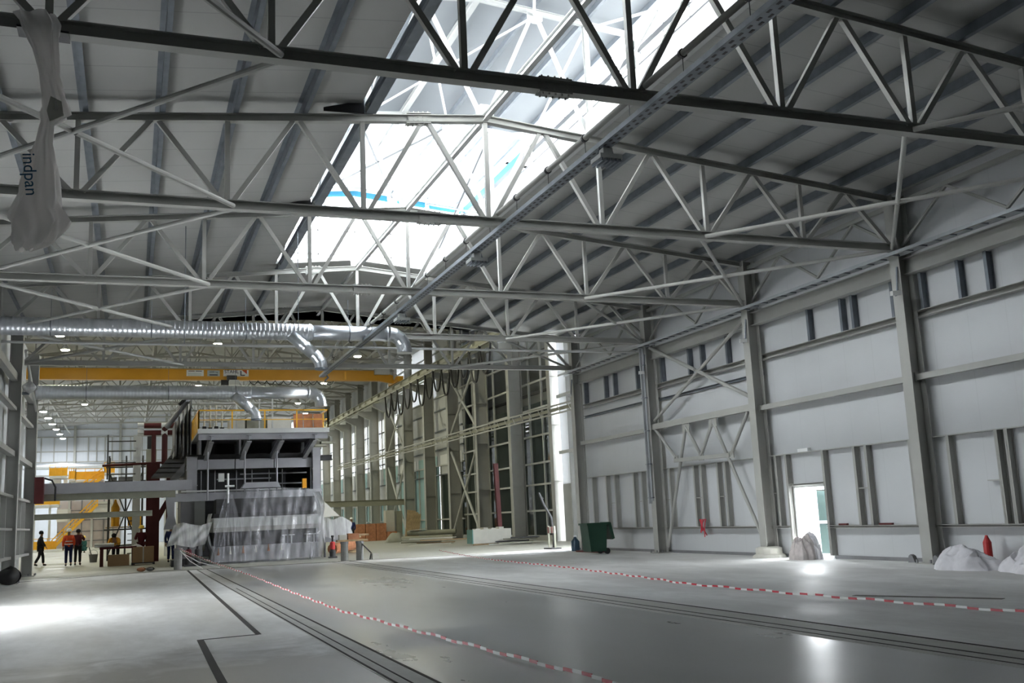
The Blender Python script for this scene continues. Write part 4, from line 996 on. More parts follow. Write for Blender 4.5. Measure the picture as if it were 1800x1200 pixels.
# dark plates and cascading roofs on the near corner of the kiln
t = thing('burner_stack', 'dark upright plates with a sloping pipe at the kiln corner above the maroon post', 'duct stack', (2.5, 58, 5.4))
for i in range(5): MB().box(2.1 + .2 * i, 2.16 + .2 * i, 56.5, 60.0, 5.6, 7.4 + .32 * i).build('plate', DARK if i % 2 else MID, t)
MB().tube((1.7, 58, 7.25), (3.2, 58, 9.25), .14, 12).build('sloping_pipe', MACH, t); MB().tube((2.35, 57.9, 8.5), (3.05, 57.9, 9.2), .09, 10).build('pipe_end', BLACK, t)
b = MB()
for i in range(5): b.prism([(1.0 + .22 * i, 59.5, 4.65 + .26 * i), (2.9, 59.5, 4.65 + .26 * i), (2.9, 59.5, 4.85 + .26 * i), (1.15 + .22 * i, 59.5, 4.85 + .26 * i)], (0, 1.5, 0))
b.build('stepped_roof_tile', MID, t)
MB().prism([(1.9, 56, 3.9), (2.6, 56, 4.7), (2.6, 56, 5.2), (1.9, 56, 4.4)], (0, .4, 0)).build('side_chute', MACH, t)
for x, z in ((1.95, 6.0), (2.35, 6.05)):
    MB().tube((x, 57, z - .3), (x + .15, 56.6, z + .15), .07, 8).build('nozzle', STEELW, t)
# side column in front of the white opening boards
tag(MB().ibeam((2.55, 53.6, .1), (2.55, 53.6, 3.1), .45, .4, .03, .02, (0, 1, 0)).build('kiln_column', MACH), 'grey column under the front beam between the white boards and the machine', 'column')
tag(MB().ibeam((3.25, 53.8, .6), (3.25, 53.8, 3.1), .5, .4, .03, .02, (0, 1, 0)).build('kiln_column', STEELW), 'paler wide column beside the machine under the front beam', 'column')
for i, (x0, x1) in enumerate(((2.15, 2.65), (2.9, 3.4), (3.75, 3.95))):  # white boards added in place of backlit openings, brightness put into the paint
    tag(MB().box(x0, x1, 74, 74.08, 0, 4.6).build('opening_board', WHITE), '%s white board standing in for a backlit opening under the kiln beam, counted from the maroon post' % ORD[i], 'screen', 'white boards for backlit openings behind the kiln')

# ------------------------------------------------------------------ machine wrapped in clear film
t = thing('wrapped_machine', 'wide grey machine under clear plastic film in front of the kiln', 'machine', (6.2, 52, 0))
bx('base_panel', MACH, t, 3.7, 8.75, 50.95, 53.6, .1, .82)
bx('dark_recess', BLACK, t, 3.8, 8.7, 51.4, 53.5, .82, 1.5)
bx('middle_panel', STEELW, t, 3.72, 8.78, 51.0, 53.5, 1.5, 2.18)
bx('panel_strip', STEEL, t, 3.72, 8.78, 50.98, 51.0, 1.5, 1.72)
bx('upper_recess', DARK, t, 3.9, 8.7, 51.6, 53.5, 2.18, 3.1)
bx('roller', BLACK, t, 3.75, 8.7, 51.1, 51.3, 2.2, 2.38)
for x in (6.55, 7.5, 8.2): bx('white_plate', WHITE, t, x, x + .2, 50.96, 50.99, 1.72, 2.1)
for i, x in enumerate((3.95, 4.5, 5.1, 5.7, 6.3, 6.9)):
    tj = MB(); tj.lathe((x, 50.85, .42 + .02 * i), [(.07, 0), (.025, .2), (.02, .34)], 8); tj.build('screw_jack', ORWOOD if i % 2 == 0 else CREAM, t)
for x in (7.1, 8.2):
    MB().tube((x, 51.1, .82), (x, 51.1, 1.2), .03, 8).build('stand_leg', STEELW, t); MB().tube((x + .35, 51.1, .82), (x + .35, 51.1, 1.2), .03, 8).build('stand_leg', STEELW, t)
    bx('stand_top', STEELW, t, x - .1, x + .5, 51.0, 51.25, 1.2, 1.25)
def sheet(x0, x1, zt, zb, y, amp, seed, gather=None):
    def fn(u, v):
        x = x0 + (x1 - x0) * u; zz = (zt(u) if callable(zt) else zt); z = zz + (zb - zz) * v
        yy = y - .10 * v + amp * (math.sin(17 * u + 3 * v + seed) * .5 + math.sin(41 * u - 7 * v + seed * 2) * .25 + math.sin(9 * u * v + 23 * v + seed) * .35 + .3 * math.sin(60 * u + 11 * v))
        if gather:
            gx, w = gather; k = (1 - v) ** 1.5; x = x * (1 - k * w) + gx * k * w
        return (x, yy, z)
    return fn
b = MB(); b.grid(sheet(5.0, 8.95, lambda u: 3.55 - .05 * u - .25 * max(0, u - .75) * 4 * .4, .03, 50.75, .09, 1.3), 90, 60); b.build('front_film', FILM, t, smooth=True)
b = MB(); b.grid(sheet(3.55, 5.2, 3.3, .03, 50.7, .10, 4.1, (4.45, .8)), 60, 60); b.build('gathered_film', FILM, t, smooth=True)
b = MB(); b.grid(lambda u, v: (8.8 + .22 * math.sin(PI * v) + .10 * math.sin(9 * v + 14 * u), 50.75 + 1.6 * u + .08 * math.sin(21 * v), 3.3 - 3.2 * v), 24, 40); b.build('side_film', FILMW, t, smooth=True)
b = MB(); b.grid(lambda u, v: (3.6 - .12 * math.sin(PI * v * 1.5) + .06 * math.sin(9 * v + 14 * u), 50.75 + 1.6 * u + .08 * math.sin(21 * v), 2.4 - 2.35 * v), 24, 40); b.build('side_film', FILMW, t, smooth=True)
MB().tube((4.45, 51.6, 2.9), (4.45, 51.6, 4.35), .05, 8).build('mast', WHITE, t); MB().tube((4.3, 51.55, 3.72), (4.75, 51.55, 3.72), .05, 8).build('mast_arm', WHITE, t)
bx('sensor_box', STEELW, t, 3.98, 4.25, 51.4, 51.6, 3.95, 4.35)
def pump(x, y, m, label):
    t = thing('pump_stand', label, 'pump', (x, y, 0))
    bx('foot', DARK, t, x - .2, x + .2, y - .15, y + .15, 0, .08)
    b = MB(); b.lathe((x, y, .08), [(.15, 0), (.16, .25), (.12, .3), (.12, .34)], 12); b.build('tank', DARK, t)
    b = MB(); b.lathe((x, y, .42), [(.11, 0), (.13, .05), (.13, .32), (.08, .38)], 12); b.build('motor', m, t)
    b = MB(); b.lathe((x, y, .8), [(.05, 0), (.05, .2), (.07, .22), (.07, .3)], 10); b.build('head', BLACK, t)
    return t
tc = thing('covered_block', 'film covered machine block beside the blue worker, on dark supports', 'machine', (2.5, 51, 0))
b = MB(); b.grid(lambda u, v: (1.55 + .35 * (1 - v) * 1.0 + 1.7 * u + .06 * math.sin(13 * u), 50.3 - .35 * v + .05 * math.sin(15 * u + 9 * v), 1.95 - 1.0 * v + .08 * math.sin(7 * u)), 24, 14); b.build('film_cover', FILMW, tc, smooth=True)
bx('top_block', STEELW, tc, 1.9, 3.4, 50.5, 52.5, 1.3, 1.85); bx('lower_block', MID, tc, 2.05, 3.2, 50.6, 52.4, .45, 1.25); bx('skid', DARK, tc, 1.8, 3.4, 50.5, 52.4, .0, .3)
for i, x in enumerate((2.55, 2.95)): pump(x, 50.15, WINE if i == 0 else DARK, ['red pump stand in front of the film covered block', 'dark pump stand beside the red one before the covered block'][i])
tc = thing('covered_cart', 'grey film covered cart past the end of the wrapped machine', 'cart', (9.9, 53, 0))
bx('cart_body', MACH, tc, 9.1, 10.6, 52.2, 54, .75, 1.35); bx('cart_top', STEELW, tc, 9.15, 10.45, 52.3, 53.9, 1.35, 1.75)
b = MB(); b.grid(lambda u, v: (9.0 + 1.65 * u + .04 * math.sin(14 * v), 52.1 - .2 * v, 1.95 - 1.0 * v + .07 * math.sin(11 * u) - .5 * max(0, u - .7)), 20, 12); b.build('film_cover', FILMW, tc, smooth=True)
for x in (9.3, 10.4): MB().tube((x, 52.3, .0), (x, 52.3, .75), .06, 8).build('leg', DARK, tc)
b = MB(); b.prism([(9.05, 51.9, 2.0), (10.0, 51.9, 2.05), (9.1, 51.9, 2.95)], (0, .04, 0)); tag(b.build('canvas_flap', CREAM), 'pale canvas flap standing above the covered cart', 'canvas')
pump(9.35, 50.4, RED, 'red and black pump stand at the foot of the covered cart')
b = MB(); b.lathe((9.6, 64, 3.6), [(.35, 0), (.4, .4), (.4, 1.0), (.3, 1.3)], 12); tag(b.build('yellow_drum', YEL), 'yellow drum fixed on the kiln side above the covered cart', 'drum')
tag(MB().bar((8.4, 53, 3.55), (8.4, 53, 4.05), .22, .2).build('yellow_jacket', GOLD), 'yellow sleeve hanging beside the kiln post above the film', 'sleeve')

# ------------------------------------------------------------------ yellow stair platform far behind
SY = 125
t = thing('stair_platform', 'bright yellow railed stairs and platforms far behind the orange vest person', 'stairs', (-5.5, SY, 0))
def plat(x0, x1, z, y0=SY, d=3.0, rail=True, infill=True):
    dk = MB().box(x0, x1, y0, y0 + d, z - .25, z).build('platform_deck', STEELW, t)
    if rail:
        railing(dk, (x0, y0), (x1, y0), z, n=3, h=1.25)
        if infill: MB().box(x0, x1, y0 + .03, y0 + .06, z + .05, z + .95).build('rail_infill', YEL, dk)
plat(-8.75, -6.9, 8.3); plat(-6.7, -6.0, 7.9); plat(-6.0, -3.0, 7.8); plat(-3.0, -1.9, 8.5); plat(-10.4, -7.6, 5.1); plat(-10.6, -7.8, .15, infill=True); plat(-4.1, -2.0, 5.3, rail=False)
def flight(xa, za, xb, zb):
    n = 12
    for s, y in ((0, SY - .2), (1, SY - 1.2)):
        MB().bar((xa, y, za), (xb, y, zb), .06, .3).build('stringer', YEL, t)
        for hh in (.5, 1.0): MB().bar((xa, y, za + hh), (xb, y, zb + hh), .06, .08).build('hand_rail', YEL, t)
        for i in range(0, n + 1, 3):
            u = i / n; MB().bar((xa + (xb - xa) * u, y, za + (zb - za) * u), (xa + (xb - xa) * u, y, za + (zb - za) * u + 1.0), .06, .06, (0, 1, 0)).build('rail_post', YEL, t)
    for i in range(n):
        u = (i + .5) / n; x = xa + (xb - xa) * u; z = za + (zb - za) * u
        MB().box(x - .14, x + .14, SY - 1.2, SY - .2, z - .02, z + .02).build('tread', YEL, t)
flight(-6.2, 5.6, -3.2, 8.0); flight(-8.2, .2, -3.6, 5.0)
for x in (-10.2, -8.6, -6.6, -4.2, -2.1): MB().box(x - .12, x + .12, SY + .3, SY + .55, 0, 7.7).build('post', STEELW, t)
for x0, x1, z0, z1 in ((-8.5, -7.6, 6.0, 8.0), (-7.3, -6.9, 6.0, 8.0), (-6.4, -2.2, 6.2, 7.4), (-7.9, -6.5, 3.2, 4.6), (-4.4, -2.2, 3.4, 5.0)): MB().box(x0, x1, SY + .8, SY + 2, z0, z1).build('white_casing', WHITE, t)
t = thing('kiln_side_wall', 'pinkish cream panelled kiln side with a dark grid behind the yellow stairs', 'kiln', (-4.5, 129, 0))
MB().box(-8.0, -1.2, 128.6, 129, 0, 5.6).build('panel', mat('pinkish_panel', (.62, .55, .52), .7, 0, .04), t)
for x in (-6.6, -5.4, -4.2, -3.0, -2.0): MB().box(x - .06, x + .06, 128.45, 128.6, .3, 5.8).build('stud', MID, t)
for z in (.9, 2.0, 3.3, 4.4): MB().box(-8, -1.2, 128.48, 128.6, z, z + .1).build('girt', MID, t)
tag(MB().box(-13, -1, 118, 119, 0, .28).build('white_kerb', WHITE), 'long white kerb on the floor in front of the yellow stairs', 'kerb')

# ------------------------------------------------------------------ scaffold, maroon posts and pipes
t = thing('scaffold', 'dark tube scaffold between the yellow stairs and the maroon post', 'scaffold', (0, 69, 0))
for x in (-1.35, -.35, .65):
    for y in (68.5, 70.5): MB().tube((x, y, 0), (x, y, 6.5), .05, 8).build('standard', DARK, t)
for z in (.9, 1.9, 2.9, 3.9, 4.9, 5.9):
    for y in (68.5, 70.5): MB().tube((-1.6, y, z), (.9, y, z), .045, 8).build('ledger', DARK if z != 2.9 else MAROON, t)
for x in (-1.35, .65): MB().tube((x, 68.5, .3), (x + (2 if x < 0 else -2), 68.5, 5.5), .04, 8).build('brace_tube', DARK, t)
for z in (2.0, 4.0, 5.95): MB().box(-1.5, .8, 68.6, 70.4, z, z + .07).build('board', WOOD, t)
for i in range(7): MB().tube((-.2, 68.4, .4 + .4 * i), (.2, 68.4, .4 + .4 * i), .03, 6).build('rung', DARK, t)
b = MB()
for i in range(4): b.box(-1.3 + .5 * i, -.9 + .5 * i, 69, 70.3, 4.1, 5.2)
b.build('stored_panel_slat', MID, t)
tag(MB().box(-.2, .65, 69, 70, 2.1, 2.9).build('yellow_crate', YEL), 'yellow crate on the scaffold board beside the maroon post', 'crate')
b = MB(); b.lathe((-.95, 69.4, 2.1), [(.25, 0), (.25, 1.2), (.1, 1.5), (.06, 1.7)], 12); tag(b.build('gas_cylinder', YEL), 'yellow gas cylinder standing on the scaffold board', 'cylinder')
t = thing('gas_header', 'maroon post with two white ended maroon pipes on top beside the scaffold', 'pipework', (1.2, 62, 0))
MB().ibeam((1.15, 62, 0), (1.15, 62, 5.6), .72, .5, .04, .03, (0, 1, 0)).build('main_post', MAROON, t)
MB().ibeam((2.1, 62.6, 1.8), (2.1, 62.6, 5.6), .4, .4, .04, .03, (0, 1, 0)).build('second_post', MAROON, t)
MB().prism([(1.4, 61.8, 2.7), (2.1, 61.8, 3.9), (2.1, 61.8, 3.4), (1.5, 61.8, 2.2)], (0, .2, 0)).build('knee', MAROON, t)
for z in (7.35, 7.77):
    MB().tube((.35, 62, z), (2.6, 62, z), .15, 12).build('header_pipe', MAROON, t)
    for x in (.25, 1.55): MB().tube((x, 62, z), (x + .35, 62, z), .17, 12).build('insulation', WHITE, t)
MB().tube((1.15, 62, 5.5), (1.15, 62, 7.4), .13, 12).build('riser', MAROON, t); MB().tube((1.75, 62, 5.5), (1.75, 62, 7.8), .16, 12).build('riser', MAROON, t)
MB().tube((-1.6, 62, 5.5), (1.9, 62, 5.62), .07, 10).build('branch_pipe', MAROON, t)
b = MB(); b.lathe((1.65, 61.0, 3.55), [(.05, 0), (.22, .05), (.25, .2), (.15, .4)], 12); tag(b.build('red_lamp', RED), 'red lamp on the pale cross beam next to the maroon post', 'lamp')
t = thing('filter_tower', 'grey filter tower behind the maroon risers', 'tower', (.7, 66, 0))
bx('casing', STEELW, t, .05, .5, 66, 66.6, 0, 7.6); bx('hopper', GREYPIPE, t, .8, 1.4, 66, 66.6, 4.4, 6.7); bx('fan_box', BLACK, t, .85, 1.35, 65.9, 66.5, 6.75, 7.5)
for z in (5.2, 5.9, 6.6, 7.2): MB().tube((-1.4, 65.8, z), (.2, 65.8, z), .04, 6).build('guard_rail', DARK, t)
MB().tube((-1.4, 65.8, 4.9), (-1.4, 65.8, 7.6), .05, 6).build('guard_post', DARK, t)

# ------------------------------------------------------------------ floor objects around the kiln
t = thing('work_bench', 'dark work bench with a white roll beside the cardboard box', 'bench', (-.6, 57.3, 0))
bx('top', WINE, t, -1.5, .3, 56.9, 57.8, .88, .98)
for x in (-1.4, .15):
    for y in (57.0, 57.7): bx('leg', MAROON, t, x - .08, x + .08, y - .06, y + .06, 0, .88)
tag(MB().tube((-1.75, 57.2, 1.08), (-.8, 57.2, 1.08), .11, 12).build('white_roll', WHITE), 'white roll lying on the dark work bench', 'roll')
t = thing('cardboard_box', 'brown cardboard box on a pallet before the maroon post', 'box', (.6, 57.2, 0))
bx('carton', CARD, t, .1, 1.15, 56.8, 57.8, .12, .92); b = MB()
for i in range(4): b.box(.05, 1.2, 56.8 + .28 * i, 56.95 + .28 * i, .06, .12)
b.box(.05, .15, 56.8, 57.8, 0, .06); b.box(1.1, 1.2, 56.8, 57.8, 0, .06); b.build('pallet_plank', DARK, t)
bx('tape_strip', CREAM, t, .6, .66, 56.79, 57.8, .12, .925)
b = MB(); b.grid(lambda u, v: (.0 + .6 * u, 57.0 + .4 * v, .93 + .14 * math.sin(PI * u) * math.sin(PI * v)), 10, 8); tag(b.build('white_bag', SACK, smooth=True), 'small white bag lying on the cardboard box', 'bag')
t = thing('carton', 'smaller brown carton under the work bench', 'box', (-.55, 57.3, 0)); bx('carton_body', CARD, t, -1.1, -.05, 57.05, 57.65, 0, .55); bx('lid_flap', WOOD, t, -1.12, -.03, 57.03, 57.67, .55, .58)
t = thing('mortar_bucket', 'grey bucket with tools standing alone on the floor near the bench', 'bucket', (-2.1, 67, 0))
b = MB(); b.lathe((-2.1, 67, 0), [(.2, 0), (.26, .48), (.24, .48), (.18, .04)], 14); b.build('bucket_body', MID, t); MB().path([(-2.36, 67, .46), (-2.3, 67, .66), (-2.1, 67, .74), (-1.9, 67, .66), (-1.84, 67, .46)], .012, 6).build('handle', GALV, t)
MB().tube((-2.15, 67, .2), (-2.35, 67.1, .9), .03, 6).build('tool', DARK, t)
def post_with(x, y, h, label):
    t = thing('concrete_post', label, 'post', (x, y, 0)); b = MB(); b.lathe((x, y, 0), [(.17, 0), (.17, h - .1)], 14); b.build('pipe_sleeve', CONC, t)
    b = MB(); b.lathe((x, y, h - .1), [(.19, 0), (.19, .1)], 14); b.build('cap', MID, t); return t
post_with(1.95, 47.0, .92, 'short concrete filled post holding the white barrier tape by the machine')
post_with(9.05, 45.9, .85, 'short concrete post of the pair past the machine, nearer the wrapped film')
post_with(9.75, 45.9, .85, 'short concrete post of the pair past the machine, nearer the crane columns')
t = thing('post_plank', 'timber block and plank laid across the two short concrete posts', 'plank', (9.4, 45.9, .85)); bx('plank', WOOD, t, 8.7, 10.1, 45.7, 46.1, .85, .93); bx('block', ORWOOD, t, 9.2, 9.7, 45.75, 46.05, .93, 1.2); bx('white_block', CREAM, t, 8.8, 9.15, 45.75, 46.05, .93, 1.15)
for i, (a, bb) in enumerate((((1.95, 47, .8), (3.6, 45.7, .03)), ((1.95, 47, .86), (4.1, 45.9, .03)), ((1.95, 47, .9), (2.9, 45.6, .03)))):
    m = (Vector(a) + Vector(bb)) / 2 - Vector((0, 0, .12))
    tag(MB().path([a, m, bb], .02, 6).build('guy_cord', [TAPEW, GREYPIPE, TAPEW][i]), ['pale cord from the tape post to the floor, middle one', 'grey cord from the tape post to the floor, farthest reaching', 'pale cord from the tape post to the floor, shortest'][i], 'cord')
tag(MB().path([(9.75, 45.8, .8), (10.2, 45.6, .3), (10.1, 45.4, .03)], .03, 6).build('guy_cord', DARK), 'dark cord running down from the post pair to the concrete cube', 'cord')
tag(MB().box(10.2, 10.5, 45.3, 45.6, 0, .27).build('concrete_cube', CREAM), 'small pale concrete cube on the floor joint past the post pair', 'block')
for i in (1, 2):
    x = .1 + .35 * i; b = MB(); b.grid(lambda u, v: (x + .17 * math.cos(2 * PI * u) * math.sin(PI * v) * (1 + .2 * math.sin(5 * u * PI + i)), 47.2 + .2 * math.sin(2 * PI * u) * math.sin(PI * v), .09 * (1 - math.cos(PI * v))), 10, 6)
    tag(b.build('stone', ORWOOD if i == 1 else CONC), ['loose stone lying farthest from the tape post', 'reddish loose stone second from the far end of the small row', 'loose stone third in the row toward the tape post', 'loose stone next to the tape post'][i], 'stone', 'loose stones by the tape post')
t = thing('cable_drum', 'wooden cable drum with a plank on it behind the post pair', 'drum', (11.8, 58, 0)); b = MB(); b.lathe((11.8, 58, 0), [(.6, 0), (.6, .1), (.38, .12), (.38, .8), (.6, .82), (.6, .92)], 16); b.build('drum_body', WOOD, t); bx('plank', WOOD, t, 10.6, 12.8, 57.7, 58.3, .92, 1.02)
tag(MB().tube((10.0, 54, .35), (12.0, 57, .5), .28, 12).build('clay_pipe', ORWOOD), 'reddish clay pipe lying past the covered cart', 'pipe')
# stacks along the crane columns
k = 0
for i in range(4):
    for j in range(2 if i < 3 else 1):
        x = 18.3 + .95 * i; tag(MB().box(x, x + .9, 88, 89, .75 * j, .74 + .75 * j).build('timber_crate', ORWOOD), '%s timber crate in the stack beside the white helmet worker, %s' % (ORD[i], 'upper layer' if j else 'on the floor'), 'crate', 'reddish timber crates')
for i, (x, w, m, h, l) in enumerate(((21.6, .8, CREAM, 2.6, 'pale cabinet standing behind the timber crates'), (22.45, .5, GREYPIPE, 2.5, 'olive cabinet next to the pale cabinet'))):
    t = thing('tall_cabinet', l, 'cabinet', (x, 89, 0)); bx('body', m, t, x - w / 2, x + w / 2, 88.6, 89.4, .08, h); bx('door', m, t, x - w / 2 + .04, x + w / 2 - .04, 88.56, 88.6, .3, h - .1); bx('plinth', DARK, t, x - w / 2, x + w / 2, 88.6, 89.4, 0, .08)
for i in range(3): tag(MB().bar((22.9 + .22 * i, 87, .02), (23.25 + .22 * i, 87.3, 2.5 - .15 * i), .8, .05, (0, 1, 0)).build('plywood_sheet', WOOD), '%s plywood sheet leaning beside the olive cabinet' % ORD[i], 'board', 'leaning plywood sheets')
for i in range(5):
    z = .22 + (.42 if i > 2 else 0); y = 78 - .5 * (i % 3)
    b = MB(); b.tube((19.5 + .3 * i, y, z), (22.8 + .2 * i, y - 2.0, z), .2, 14, caps=False); b.tube((19.5 + .3 * i, y, z), (22.8 + .2 * i, y - 2.0, z), .17, 14, caps=False)
    tag(b.build('drain_pipe', GREYPIPE), '%s olive drain pipe in the pile on the floor, %s' % (ORD[i], 'upper layer' if i > 2 else 'bottom layer'), 'pipe', 'olive drain pipes')
b = MB(); b.grid(lambda u, v: (18.6 + 1.6 * u, 78.3 - .9 * v + .1 * math.sin(8 * u), .02 + .75 * math.sin(PI * u) ** .6 * math.sin(PI * v) ** .6 + .06 * math.sin(13 * u + 9 * v) * math.sin(PI * u) * math.sin(PI * v)), 20, 14); tag(b.build('tarpaulin', GREYPIPE, smooth=True), 'olive tarpaulin heaped at the end of the drain pipes', 'tarpaulin')
tag(MB().bar((20.4, 77.5, .85), (21.6, 77, .95), .7, .05).build('white_sheet', CREAM), 'pale sheet lying on top of the drain pipes', 'sheet')
rr = random.Random(3)
for i in range(7):
    x = 18.9 + rr.uniform(-.5, .9); y = 66.5 + rr.uniform(-2, 2); z = .03 + .06 * i; L = rr.uniform(1.6, 2.4)
    tag(MB().bar((x - L * .6, y + .3, z), (x + L * .8, y - .8, z), .5, .06).build('scrap_board', [CREAM, WOOD, GREYPIPE][i % 3]), '%s board from the floor in the flat stack before the pale crate' % ORD[i], 'board', 'flat stack of boards')
for i in range(6):
    x = 21.2 + rr.uniform(-.4, .7); y = 56.8 + rr.uniform(-.8, .8); z = .035 + .07 * i; L = rr.uniform(1.1, 1.4)
    tag(MB().bar((x - L * .7, y + .2, z), (x + L * .7, y - .4, z), .55, .07).build('scrap_board', [CREAM, GREYPIPE, DARK][i % 3]), '%s board from the floor in the stack under the near crane column' % ORD[i], 'board', 'stack of boards under the near crane column')
t = thing('packing_crate', 'low crate with a teal end and pale side before the crane columns', 'crate', (20.4, 58.3, 0))
b = MB(); b.box(19.15, 21.6, 57.9, 58.9, .1, .92); b.build('side_panel', CREAM, t); bx('end_panel', TEALBOX, t, 19.10, 19.16, 57.88, 58.92, .1, .93); bx('skid', WOOD, t, 19.2, 21.5, 58, 58.1, 0, .1)
for i in range(4): bx('stored_frame', CREAM, t, 19.4 + .5 * i, 19.7 + .5 * i, 58.1, 58.7, .92, .98 + .05 * (i % 2))
b = MB(); b.ibeam((22.6, 62.6, 0), (22.45, 62.6, 5.1), .28, .25, .03, .02, (0, 1, 0)); tag(b.build('maroon_post', MAROON), 'lone maroon steel post leaning by the crane columns', 'post')
t = thing('barrier_stand', 'pale red and white barrier stand at the end of the door wall', 'barrier', (19.3, 45.4, 0))
for j in range(4): bx('stripe_board', mat('faded_red', (.30, .12, .12), .6) if j % 2 else CREAM, t, 19.0, 19.06, 45.0 + .22 * j, 45.22 + .22 * j, .75, 1.05)
for y in (45.05, 45.8): bx('leg', GREYPIPE, t, 19.0, 19.08, y, y + .06, 0, 1.1)
bx('foot', DARK, t, 18.8, 19.3, 44.95, 45.95, 0, .06)
t = thing('water_bottle', 'blue water bottle standing in front of the striped barrier', 'bottle', (18.5, 41.5, 0)); b = MB(); b.lathe((18.5, 41.5, 0), [(.17, 0), (.19, .05), (.19, .42), (.08, .55), (.05, .62)], 14); b.build('bottle_body', BLUEJUG, t, smooth=True); b = MB(); b.lathe((18.5, 41.5, .62), [(.06, 0), (.06, .06)], 10); b.build('cap', WHITE, t)
tag(MB().path([(18.9, 46, 2.4), (18.7, 46, 2.7), (18.85, 45.9, 2.2), (19.2, 45.8, 1.5), (19.3, 45.8, .5), (19.3, 45.9, .04)], .06, 8).build('bent_hose', DARK), 'black bent hose beside the striped barrier', 'hose')
t = thing('wheelie_bin', 'dark green wheeled bin with its lid hanging open, by the door wall end', 'bin', (17.45, 37.3, 0))
b = MB(); b.prism([(17.12, 36.9, .12), (17.8, 36.9, .12), (17.88, 36.9, 1.18), (17.02, 36.9, 1.18)], (0, .75, 0)); b.build('bin_body', BIN, t); bx('rim', BIN, t, 16.98, 17.92, 36.86, 37.7, 1.16, 1.24)
b = MB(); b.prism([(17.92, 36.9, 1.26), (18.06, 36.9, 1.24), (18.2, 36.9, .6), (18.1, 36.9, .56)], (0, .72, 0)); b.build('lid', BIN, t)
for y in (36.95, 37.6): MB().tube((17.85, y - .04, .12), (17.85, y + .04, .12), .12, 12).build('wheel', BLACK, t)
tag(MB().box(18.1, 18.5, 38.3, 40.6, 0, .06).build('floor_batten', MAROON), 'dark reddish batten on the floor between bin and conduit column', 'batten')

# ------------------------------------------------------------------ sacks at the door wall
from mathutils import noise as mnoise
def lump(name, cx, cy, lx, ly, h, seed, m, rot=0.0, nu=110, nv=50, fold=.45, skew=0.0, e1=2.2, e2=.7, fr=1.7):
    """heap of crumpled cloth: a low mound broken into creases and pockets, ragged hem on the floor"""
    b = MB(); off = Vector((seed * 7.3, seed * 3.1, 0))
    def fn(u, v):
        a = 2 * PI * u; r = v
        ca, sa = math.cos(a), math.sin(a)
        q = Vector((ca * lx * r, sa * ly * r, 0))
        hem = 1 + .30 * mnoise.noise(Vector((ca * 1.3, sa * 1.3, seed))) + .12 * mnoise.noise(Vector((ca * 4, sa * 4, seed)))
        x = lx * r * hem * ca; y = ly * r * hem * sa
        base = max(0.0, 1 - r ** e1) ** e2
        big = mnoise.noise(q * fr + off)
        w = Vector((mnoise.noise(q * 2.2 + off), mnoise.noise(q * 2.2 - off), 0)) * .35
        crease = 1 - abs(mnoise.noise((q + w) * fr * 2.6 + off)) * 2.0
        fine = 1 - abs(mnoise.noise((q + w) * fr * 7 - off)) * 2.0
        z = h * base * (.80 + .55 * big + fold * .5 * (crease - .55) + fold * .16 * (fine - .5)) + skew * x * base
        return (cx + x * math.cos(rot) - y * math.sin(rot) , cy + x * math.sin(rot) + y * math.cos(rot), max(0.0, z))
    b.grid(fn, nu, nv); return b.build(name, m, None, True)
tag(lump('white_sack', 18.15, 18.45, .95, .55, .52, 1.0, SACK, PI / 2 + .15, skew=.20), 'smaller heap of white sacking next to the column foot', 'sack')
tag(lump('white_sack', 18.2, 16.3, 1.25, .65, .66, 2.4, SACK, PI / 2), 'larger heap of white sacking farther from the column', 'sack')
t = thing('rubbish_sack', 'bulging grey sack slumped in the doorway', 'sack', (18.95, 25.75, 0)); q = lump('sack_body', 18.95, 25.72, .36, .50, .66, 5.0, SACKB, 0.0, fold=.5, e1=5.0, e2=.55, fr=2.6)
q.parent = t; q.location = Vector(q.location) - Vector((18.95, 25.75, 0))
q = lump('white_liner', 19.12, 25.5, .20, .34, .78, 3.0, SACK, 0.0, e1=4.0, e2=.5, fr=3); q.parent = t; q.location = Vector(q.location) - Vector((18.95, 25.75, 0))
b = MB(); b.lathe((19.2, 18.9, 0), [(.09, 0), (.1, .05), (.1, .55), (.05, .66), (.03, .72)], 12); tag(b.build('fire_extinguisher', RED), 'red fire extinguisher half hidden behind the smaller sack heap', 'extinguisher')
b = MB()
for i in range(6): b.path([(19.35 - .1 * (i % 2), 31.8 + .05 * i, 1.25), (19.25 - .08 * math.sin(i), 31.75 + .06 * i, 1.0), (19.3 - .1 * math.cos(i * 2), 31.7 + .08 * i, .62 + .05 * i)], .022, 5)
tag(b.build('tape_ribbon', TAPER), 'crumpled red tape scrap hanging on the low girt of the X braced bay', 'tape')
for i, y in enumerate((YT[1] - .45, YT[1] + .42)):
    b = MB(); b.prism([(18.86, y - .12, .035), (18.86, y + .12, .035), (18.86, y + .09, .2), (18.86, y + .03, .24), (18.86, y - .05, .2)], (.12, 0, 0)); tag(b.build('scrap_cut', MID), ['grey metal scrap at the column foot on the sack side', 'grey metal scrap at the column foot on the door side'][i], 'scrap', 'scraps at the column foot')

